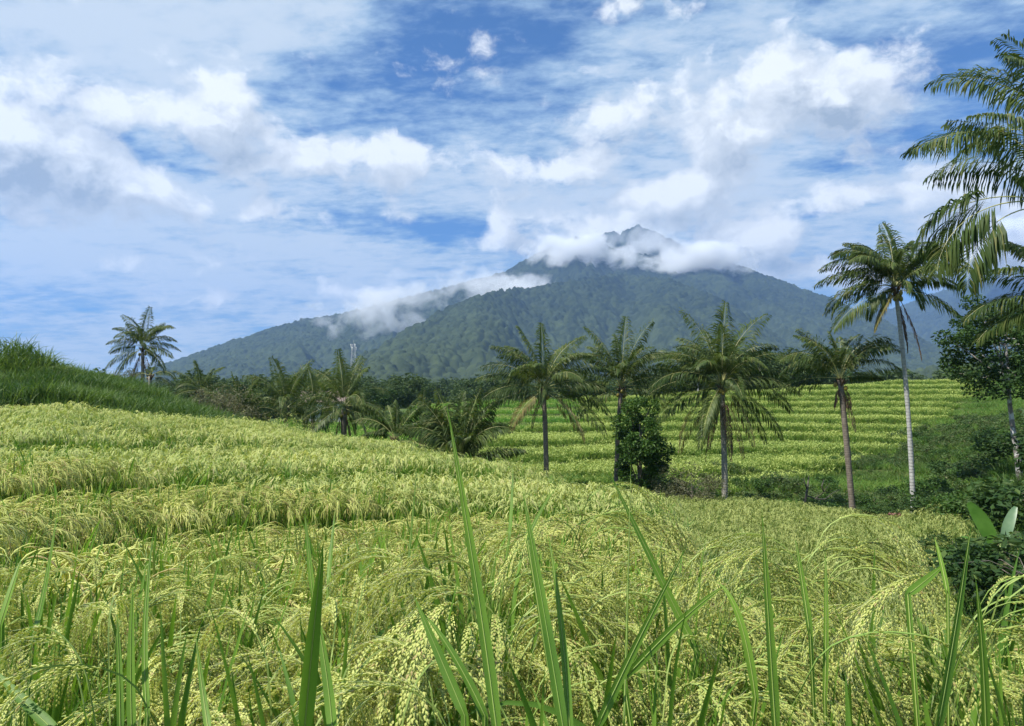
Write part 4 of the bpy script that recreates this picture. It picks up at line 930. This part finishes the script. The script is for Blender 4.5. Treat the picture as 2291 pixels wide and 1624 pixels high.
# ------------------------------------------------------------------ broadleaf trees and bushes
def leaves(mb, c, rad, n, size, rg, mi=0, flat=.7):
    for i in range(n):
        while True:
            v = Vector((rg.uniform(-1, 1), rg.uniform(-1, 1), rg.uniform(-1, 1)))
            if v.length < 1: break
        v = v*(v.length**-.45 if v.length > .05 else 1); p = c + Vector((v.x*rad, v.y*rad, v.z*rad*flat))
        d = Vector((rg.gauss(0, 1), rg.gauss(0, 1), rg.gauss(0, .6)-.25)).normalized(); s = d.cross(Vector((rg.gauss(0, 1), rg.gauss(0, 1), rg.gauss(0, 1)))).normalized()
        L = size*rg.uniform(.7, 1.3); w = L*.24; nn = d.cross(s)*(L*.07)
        mb.add([p, p+d*(L*.5)+s*w+nn, p+d*L, p+d*(L*.5)-s*w+nn], [(0, 1, 2), (0, 2, 3)], mi)
def tree_meshes(rg, H, crown_r, trunk_h, r0, nlimb, ncl, nleaf, lsize, leafm, bark, shape=(1, 1, .8), cr=.32, off=Vector((0, 0, 0)), bend_=0.):
    tm = MB(); lm = MB(); top = Vector((bend_, 0, trunk_h)); ch = H-trunk_h
    cc = Vector((bend_, 0, trunk_h+ch*.5)) + off
    tp = [Vector((0, 0, -.2)), Vector((bend_*.2, 0, trunk_h*.35)), Vector((bend_*.6, .05, trunk_h*.7)), top, cc + Vector((0, 0, ch*.25))]
    tm.tube(tp, [r0*1.3, r0, r0*.85, r0*.7, r0*.2], 8, 0)
    cen = []
    for k in range(ncl):
        while True:
            v = Vector((rg.uniform(-1, 1), rg.uniform(-1, 1), rg.uniform(-1, 1)))
            if .3 < v.length < 1: break
        cen.append(cc + Vector((v.x*crown_r*shape[0], v.y*crown_r*shape[1], v.z*ch*.5*shape[2])))
    for k in range(nlimb):
        c = cen[k % len(cen)]; a = tp[2].lerp(tp[4], rg.uniform(.1, .8)); m_ = a.lerp(c, .5) + Vector((rg.uniform(-.1, .1), rg.uniform(-.1, .1), .12))*crown_r
        tm.tube([a, m_, c], [r0*.38, r0*.22, r0*.07], 5, 0, False)
    for c in cen: leaves(lm, c, crown_r*cr*rg.uniform(.7, 1.25), nleaf, lsize, rg)
    return tm.mesh('trunk', [bark]), lm.mesh('crown', [leafm], False)
def put_tree(name, cat, label, loc, meshes, s=(1, 1, 1), rz=0, group=None):
    t = empty(name, loc, label, cat, group); t.rotation_euler = (0, 0, rz); t.scale = s
    for nm, me in zip(('trunk', 'crown'), meshes):
        o = bpy.data.objects.new(nm, me); COL.objects.link(o); o.parent = t
    return t
TR = random.Random(99)
g = foot(2275, 33.); hh_ = (P(2275, 640, 33.).z - g.z)
put_tree('mottled_tree', 'tree', 'leafy tree with a white mottled trunk at the right edge', g, tree_meshes(TR, hh_, 2.5, hh_*.42, .13, 12, 52, 210, .19, M['tleafd'], M['barkw'], (1.05, 1, .92), .24, Vector((-.1, 0, 0)), -.35))
g = foot(2150, 34.5)
g = foot(2330, 35.); put_tree('slender_tree', 'tree', 'leaning dark tree partly outside the right edge behind the mottled tree', g, tree_meshes(TR, 8.2, 1.9, 3.8, .10, 8, 26, 180, .19, M['tleaf'], M['bark'], (1, 1, .9), .27, Vector((0, 0, 0)), .3))
g = foot(1430, 44.); hh_ = P(1430, 888, 44.).z - g.z
put_tree('round_tree', 'tree', 'dense round dark green tree in front of the upright palm', g, tree_meshes(TR, hh_, 1.6, .1, .14, 10, 56, 230, .19, M['tleaf'], M['bark'], (1, 1, 1.0), .30))
for X, D, H, r, lb in ((1350, 43.5, 1.3, .8, 'low dark bush at the left foot of the round tree'), (1545, 42, 3.0, 1.9, 'airy twiggy bush right of the round tree'), (1495, 43, 2.4, 1.2, 'twiggy bush growing against the round tree')):
    put_tree('bush', 'bush', lb, foot(X, D), tree_meshes(TR, H, r, .25, .05, 14, 26, 90 if X > 1400 else 160, .13, M['dryleaf'] if X > 1400 else M['tleaf'], M['bark'], (1, 1, .9), .34))
put_tree('bush', 'bush', 'dark green bush left of the pink shrub', foot(1948, 38), tree_meshes(TR, 1.5, .95, .2, .04, 8, 18, 150, .13, M['tleafd'], M['bark'], (1, 1, .9), .36))
put_tree('pink_shrub', 'shrub', 'small shrub with dusty pink leaves between two palm trunks', foot(1992, 37.6), tree_meshes(TR, 1.15, .42, .2, .03, 8, 14, 110, .13, M['pink'], M['bark'], (1, 1, 1), .4))
# bare broken tree
def bare_tree():
    b = foot(1790, 44.); t = empty('bare_tree', b, 'bare dead little tree with forked branches below the terraces', 'dead tree'); mb = MB()
    mb.tube([Vector((0, 0, -.1)), Vector((.12, 0, .9)), Vector((.3, 0, 1.7)), Vector((.42, .05, 2.5))], [.10, .085, .06, .02], 7); mb.build('trunk', [M['bark']], t)
    for pts in ([(.24, 0, 1.35), (.8, .1, 1.15), (1.3, .1, 1.55), (1.7, .1, 2.1)], [(.8, .1, 1.15), (1.4, .2, 1.1), (1.9, .2, 1.5), (2.5, .2, 1.75)], [(.3, 0, 1.7), (.15, 0, 2.1), (.1, 0, 2.4)], [(1.3, .1, 1.55), (1.2, .1, 1.9), (1.35, .1, 2.3)]):
        mb = MB(); mb.tube([Vector(p) for p in pts], [.045, .035, .02, .008][:len(pts)], 5); mb.build('branch', [M['bark']], t)
bare_tree()
# banana plant
def banana():
    b = foot(2225, 22.); t = empty('banana_plant', b, 'banana plant with broad upright leaves on the right bank', 'banana plant')
    mb = MB(); mb.tube([Vector((0, 0, -.1)), Vector((0, 0, .8)), Vector((.02, 0, 1.5))], [.11, .09, .06], 8); mb.build('stem', [M['straw']], t)
    for az, el, L, dr, w, mt in ((176, 76, 2.1, 26, .42, 'banana'), (182, 38, 1.5, 60, .34, 'bananab'), (20, 80, 1.9, 30, .3, 'bananab'), (0, 40, 1.6, 60, .4, 'banana'), (150, 60, 1.3, 50, .36, 'banana'), (-60, 50, 1.3, 60, .36, 'banana')):
        pts = bend(Vector((0, 0, .75)), R(az), el, L, dr, 12, 1.5); mb = MB(); n = 12; vs = []; fs = []
        for i, p in enumerate(pts):
            tg = (pts[min(i+1, n)]-pts[max(i-1, 0)]).normalized(); s = Vector((math.sin(R(az+35)), -math.cos(R(az+35)), .25)).normalized(); s = (s - tg*s.dot(tg)).normalized()
            if abs(tg.z) > .6: s = Vector((.9, -.35, .15)); s = (s - tg*s.dot(tg)).normalized()
            nn = s.cross(tg); u = max(0, (i-3)/(n-3)); ww = w*.5*math.sin(math.pi*min(1, u*.93+.02))**.6 if i > 3 else .02
            vs += [p-s*ww+nn*(ww*.3), p, p+s*ww+nn*(ww*.3)]
        for i in range(n): q = i*3; fs += [(q, q+1, q+4, q+3), (q+1, q+2, q+5, q+4)]
        mb.add(vs, fs); mb.build('leaf', [M[mt]], t)
banana()
# undergrowth on the right bank: bushes one can tell apart
BUSH = [tree_meshes(TR, 1.5, 1.1, .1, .03, 8, 20, 120, .15, M[k], M['bark'], (1.1, 1.1, .8), .36) for k in ('tleafd', 'bushl', 'tleaf', 'tleafd')]
bl = [(2290, 18, 1.5, 'dark bush filling the right edge under the banana plant'), (2245, 20, 1.25, 'dark bush just right of the banana stem'), (2180, 24, .9, 'low bush left of the banana plant'), (2120, 27, .8, 'low bush at the corner of the lower field'),
      (2330, 24, 1.6, 'bush at the right edge behind the banana plant'), (2240, 29, 1.1, 'bush on the bank between banana plant and mottled tree'), (2160, 33, 1.0, 'bush halfway up the right bank'), (2090, 37, 1.0, 'dark bush beside the pale palm trunk'),
      (2280, 38, 1.3, 'bush behind the mottled trunk'), (2190, 43, 1.0, 'bush high on the right bank'), (2080, 46, 1.0, 'bush in the dark hollow behind the pale palm trunk'), (2130, 52, 1.1, 'bush at the lower end of the terraces'),
      (2230, 54, 1.2, 'bush at the top of the right bank'), (1900, 50, .8, 'bush behind the dark rough palm trunk'), (1840, 47, .7, 'bush right of the bare dead tree'), (1700, 48, .8, 'bush in the gully right of the skirted palm'), (2000, 52, .9, 'bush on the first steps above the gully'),
      (1460, 50, 1.2, 'bush behind the round green tree'), (1300, 47, .7, 'bush between the reddish palm trunk and the round tree'), (2040, 41, .8, 'bush right of the pale palm foot'), (2420, 30, 1.6, 'bush just outside the right edge'), (2390, 42, 1.6, 'bush behind the slender tree at the right edge')]
for i, (X, D, s, lb) in enumerate(bl): put_tree('bush', 'bush', lb, foot(X, D), BUSH[i % 4], (s*1.15, s*1.15, s), i*1.7, 'bushes on the right bank and in the gully')
def m_scrub(X, D, x, y): return m_bank(X, D, x, y) & (X > 1400) & (D > 18) & (D < 75) & (fbm(x*.14, y*.14, 3, 51) > .02)
C_S = source_set('scrub', [tree_meshes(TR, .9, .6, .05, .02, 3, 12, 60, .12, M[k], M['bark'], (1.2, 1.2, .8), .42)[1] for k in ('bushl', 'bushl', 'bushl', 'tleaf')])
x, y = hillgrid(1400, 2620, 18, 75, 1.25, 61, m_scrub)
scatter('undergrowth', x, y, C_S, 4, M['bushl'], 'low tangled weeds and seedlings covering the gully and right bank', 'undergrowth', .5, 1.4, .15, 62)
# grey twiggy bushes at the foot of the left hill
TW = [tree_meshes(TR, 3.0, 1.5, .3, .05, 30, 34, 70, .12, M['dryleaf'], M['bark'], (1, 1, .95), .34) for _ in range(2)]
for i, (X, D, s, lb) in enumerate([(500, 50, 1.35, 'grey twiggy bush at the end of the left hill'), (545, 55, 1.3, 'grey twiggy bush behind the yellowish young palm'), (470, 58, 1.1, 'small grey bush behind the end of the hill'), (285, 56, .8, 'scrubby bush left of the palm on the hill'), (360, 57, .7, 'scrubby bush right of the palm on the hill'), (680, 60, .9, 'grey bush behind the golden rice mound')]):
    put_tree('bush', 'bush', lb, foot(X, D), TW[i % 2], (s, s, s), i*2.1, 'grey bushes beside the left hill')
# trees behind: each its own thing
FAR = [tree_meshes(TR, 9, 4.2, 2.0, .25, 6, 34, 120, .55, M[k], M['bark'], (1, 1, .95), .32) for k in ('tleaff', 'tleaff', 'tleafd')]
far = [(1560, 132, 1.35, 'dark tree behind the crest left of the skirted palm'), (1640, 138, 1.5, 'dark spreading tree behind the skirted palm'), (1700, 145, 1.7, 'tall dark tree behind the crest right of the skirted palm'), (1765, 138, 1.3, 'dark tree behind the crest left of the sparse palm'),
       (1820, 142, 1.25, 'dark tree behind the crest under the sparse palm crown'), (1860, 150, 1.1, 'low dark tree at the right end of the tree row on the crest'), (1500, 136, 1.1, 'dark tree behind the crest above the round tree'), (1440, 140, 1.0, 'dark tree seen between the two middle palms'),
       (1290, 128, .6, 'bushy tree on the crest behind the reddish palm'), (1210, 120, .45, 'low bushy tree on the green field'), (1150, 118, .4, 'small tree on the crest of the green field'), (1330, 126, .6, 'small dark tree behind the upright palm'),
       (915, 150, 1.1, 'rounded dark tree beyond the left crest of the green field'), (870, 165, 1.0, 'dark tree left of the rounded tree beyond the field'), (975, 185, .8, 'far low tree right of the rounded tree'), (1030, 190, .8, 'far low tree above the crest of the green field'),
       (800, 120, .7, 'bushy tree in front of the lattice tower'), (735, 110, .7, 'dark tree behind the short bushy palm'), (600, 115, .7, 'dark tree behind the palm with tall middle fronds'), (660, 125, .8, 'dark tree between the left valley palms'), (560, 130, .7, 'dark tree over the grey twiggy bushes'),
       (500, 140, .8, 'dark tree above the end of the left hill'), (430, 135, .6, 'dark tree at the end of the left hill line'), (850, 105, .55, 'bushy tree right of the short bushy palm'), (1090, 185, .8, 'far low tree left of the middle palm')]
for i, (X, D, s, lb) in enumerate(far): put_tree('broadleaf_tree', 'tree', lb, foot(X, D)+Vector((0, 0, -.5)), FAR[i % 3], (s, s, s*.9), i*1.3, 'broadleaf trees beyond the fields')
xs, ys = points(100, 2600, 160, 620, .0065, 77, lambda X, D, x, y: D > 0)
C_W = bpy.data.collections.new('wood')
for i, k in enumerate(('tleaff', 'tleaff', 'tleaff')):
    me = tree_meshes(TR, 11, 4.6, 1.0, .25, 3, 26, 70, .9, M[k], M['bark'], (1, 1, .95), .34)[1]; C_W.objects.link(bpy.data.objects.new(f'wood_{i}', me))
zs_ = np.where(ys < 330, ground(xs, ys), np.interp(ys, [330, 700], [-2, 8])+CZ-4)
scatter('far_wood', xs, ys, C_W, 3, M['tleaff'], 'distant dark wood along the foot of the mountain', 'wood', .6, 1.25, .05, 30, zs=zs_-1.0)
for i, (X, D, lb) in enumerate([(1561, 128, 'thin pale bare trunk in front of the dark trees on the crest')]):
    t = empty('pale_trunk', foot(X, D), lb, 'tree'); mb = MB(); mb.tube([Vector((0, 0, -.2)), Vector((.05, 0, 2.)), Vector((0, 0, 4.2))], [.16, .13, .1], 6); mb.build('trunk', [M['trunkw']], t)
    mb = MB(); leaves(mb, Vector((0, 0, 4.6)), 1.1, 300, .4, TR); mb.build('crown', [M['tleafd']], t)
# lattice mast
def mast():
    b = Vector((P(790, 860, 420).x, 420, 0)); b.z = P(790, 868, 420).z; H = P(790, 770, 420).z-b.z
    steel = solid('galvanised_steel', (.30, .31, .33), (.42, .43, .45), 3, .5, .5); red = solid('mast_dish_white', (.75, .75, .74), (.82, .82, .80), 3, .5, .4)
    t = empty('lattice_tower', b, 'steel lattice telephone tower rising from the trees before the mountain', 'tower'); mb = MB()
    w0, w1 = 1.9, .75; cs = ((-1, -1), (1, -1), (1, 1), (-1, 1)); ns = 9
    def q(i, c): s = i/ns; w = w0+(w1-w0)*s; return Vector((c[0]*w, c[1]*w, H*s))
    for c in cs:
        m2 = MB(); m2.tube([q(0, c), q(ns, c)], .07, 5); m2.build('leg', [steel], t)
    for i in range(ns):
        for k in range(4):
            a, b2 = cs[k], cs[(k+1) % 4]; mb.tube([q(i, a), q(i+1, b2)], .035, 4); mb.tube([q(i, b2), q(i+1, a)], .035, 4); mb.tube([q(i+1, a), q(i+1, b2)], .035, 4)
    mb.build('bracing', [steel], t)
    for k in range(6):
        a = k*1.05; m2 = MB(); m2.box((math.cos(a)*1.5, math.sin(a)*1.5, H*(.97 if k % 2 else .90)), (.25, .2, 1.9), 0, a); m2.build('antenna', [red], t)
    m2 = MB(); m2.tube([Vector((0, 0, H)), Vector((0, 0, H+2.2))], .07, 5); m2.build('lightning_rod', [steel], t)
mast()
# little house between the left palms
def house():
    b = foot(728, 92); t = empty('small_house', b, 'small pale house almost hidden behind the left valley palms', 'house'); t.rotation_euler = (0, 0, .2)
    wall = solid('whitewash', (.62, .60, .56), (.74, .73, .70), 3, .9, .1); roof = solid('grey_roof_tiles', (.20, .15, .13), (.30, .23, .20), 6, .8, .1); dark = solid('dark_window_glass', (.03, .035, .04), (.05, .055, .06), 3, .2, .5)
    mb = MB(); mb.box((0, 0, 1.3), (5, 3.6, 2.8)); mb.build('wall', [wall], t, False)
    mb = MB(); mb.add([Vector(p) for p in ((-2.9, -2.2, 2.71), (2.9, -2.2, 2.71), (2.9, 2.2, 2.71), (-2.9, 2.2, 2.71), (-2.9, 0, 4.1), (2.9, 0, 4.1))], [(0, 1, 5, 4), (2, 3, 4, 5), (0, 4, 3), (1, 2, 5), (0, 3, 2, 1)]); mb.build('roof', [roof], t, False)
    for x_ in (-1.3, 1.3): mb = MB(); mb.box((x_, -1.81, 1.6), (.9, .06, 1.0)); mb.build('window', [dark], t, False)
    mb = MB(); mb.box((0, -1.81, 1.05), (.8, .06, 2.0)); mb.build('door', [dark], t, False)
house()
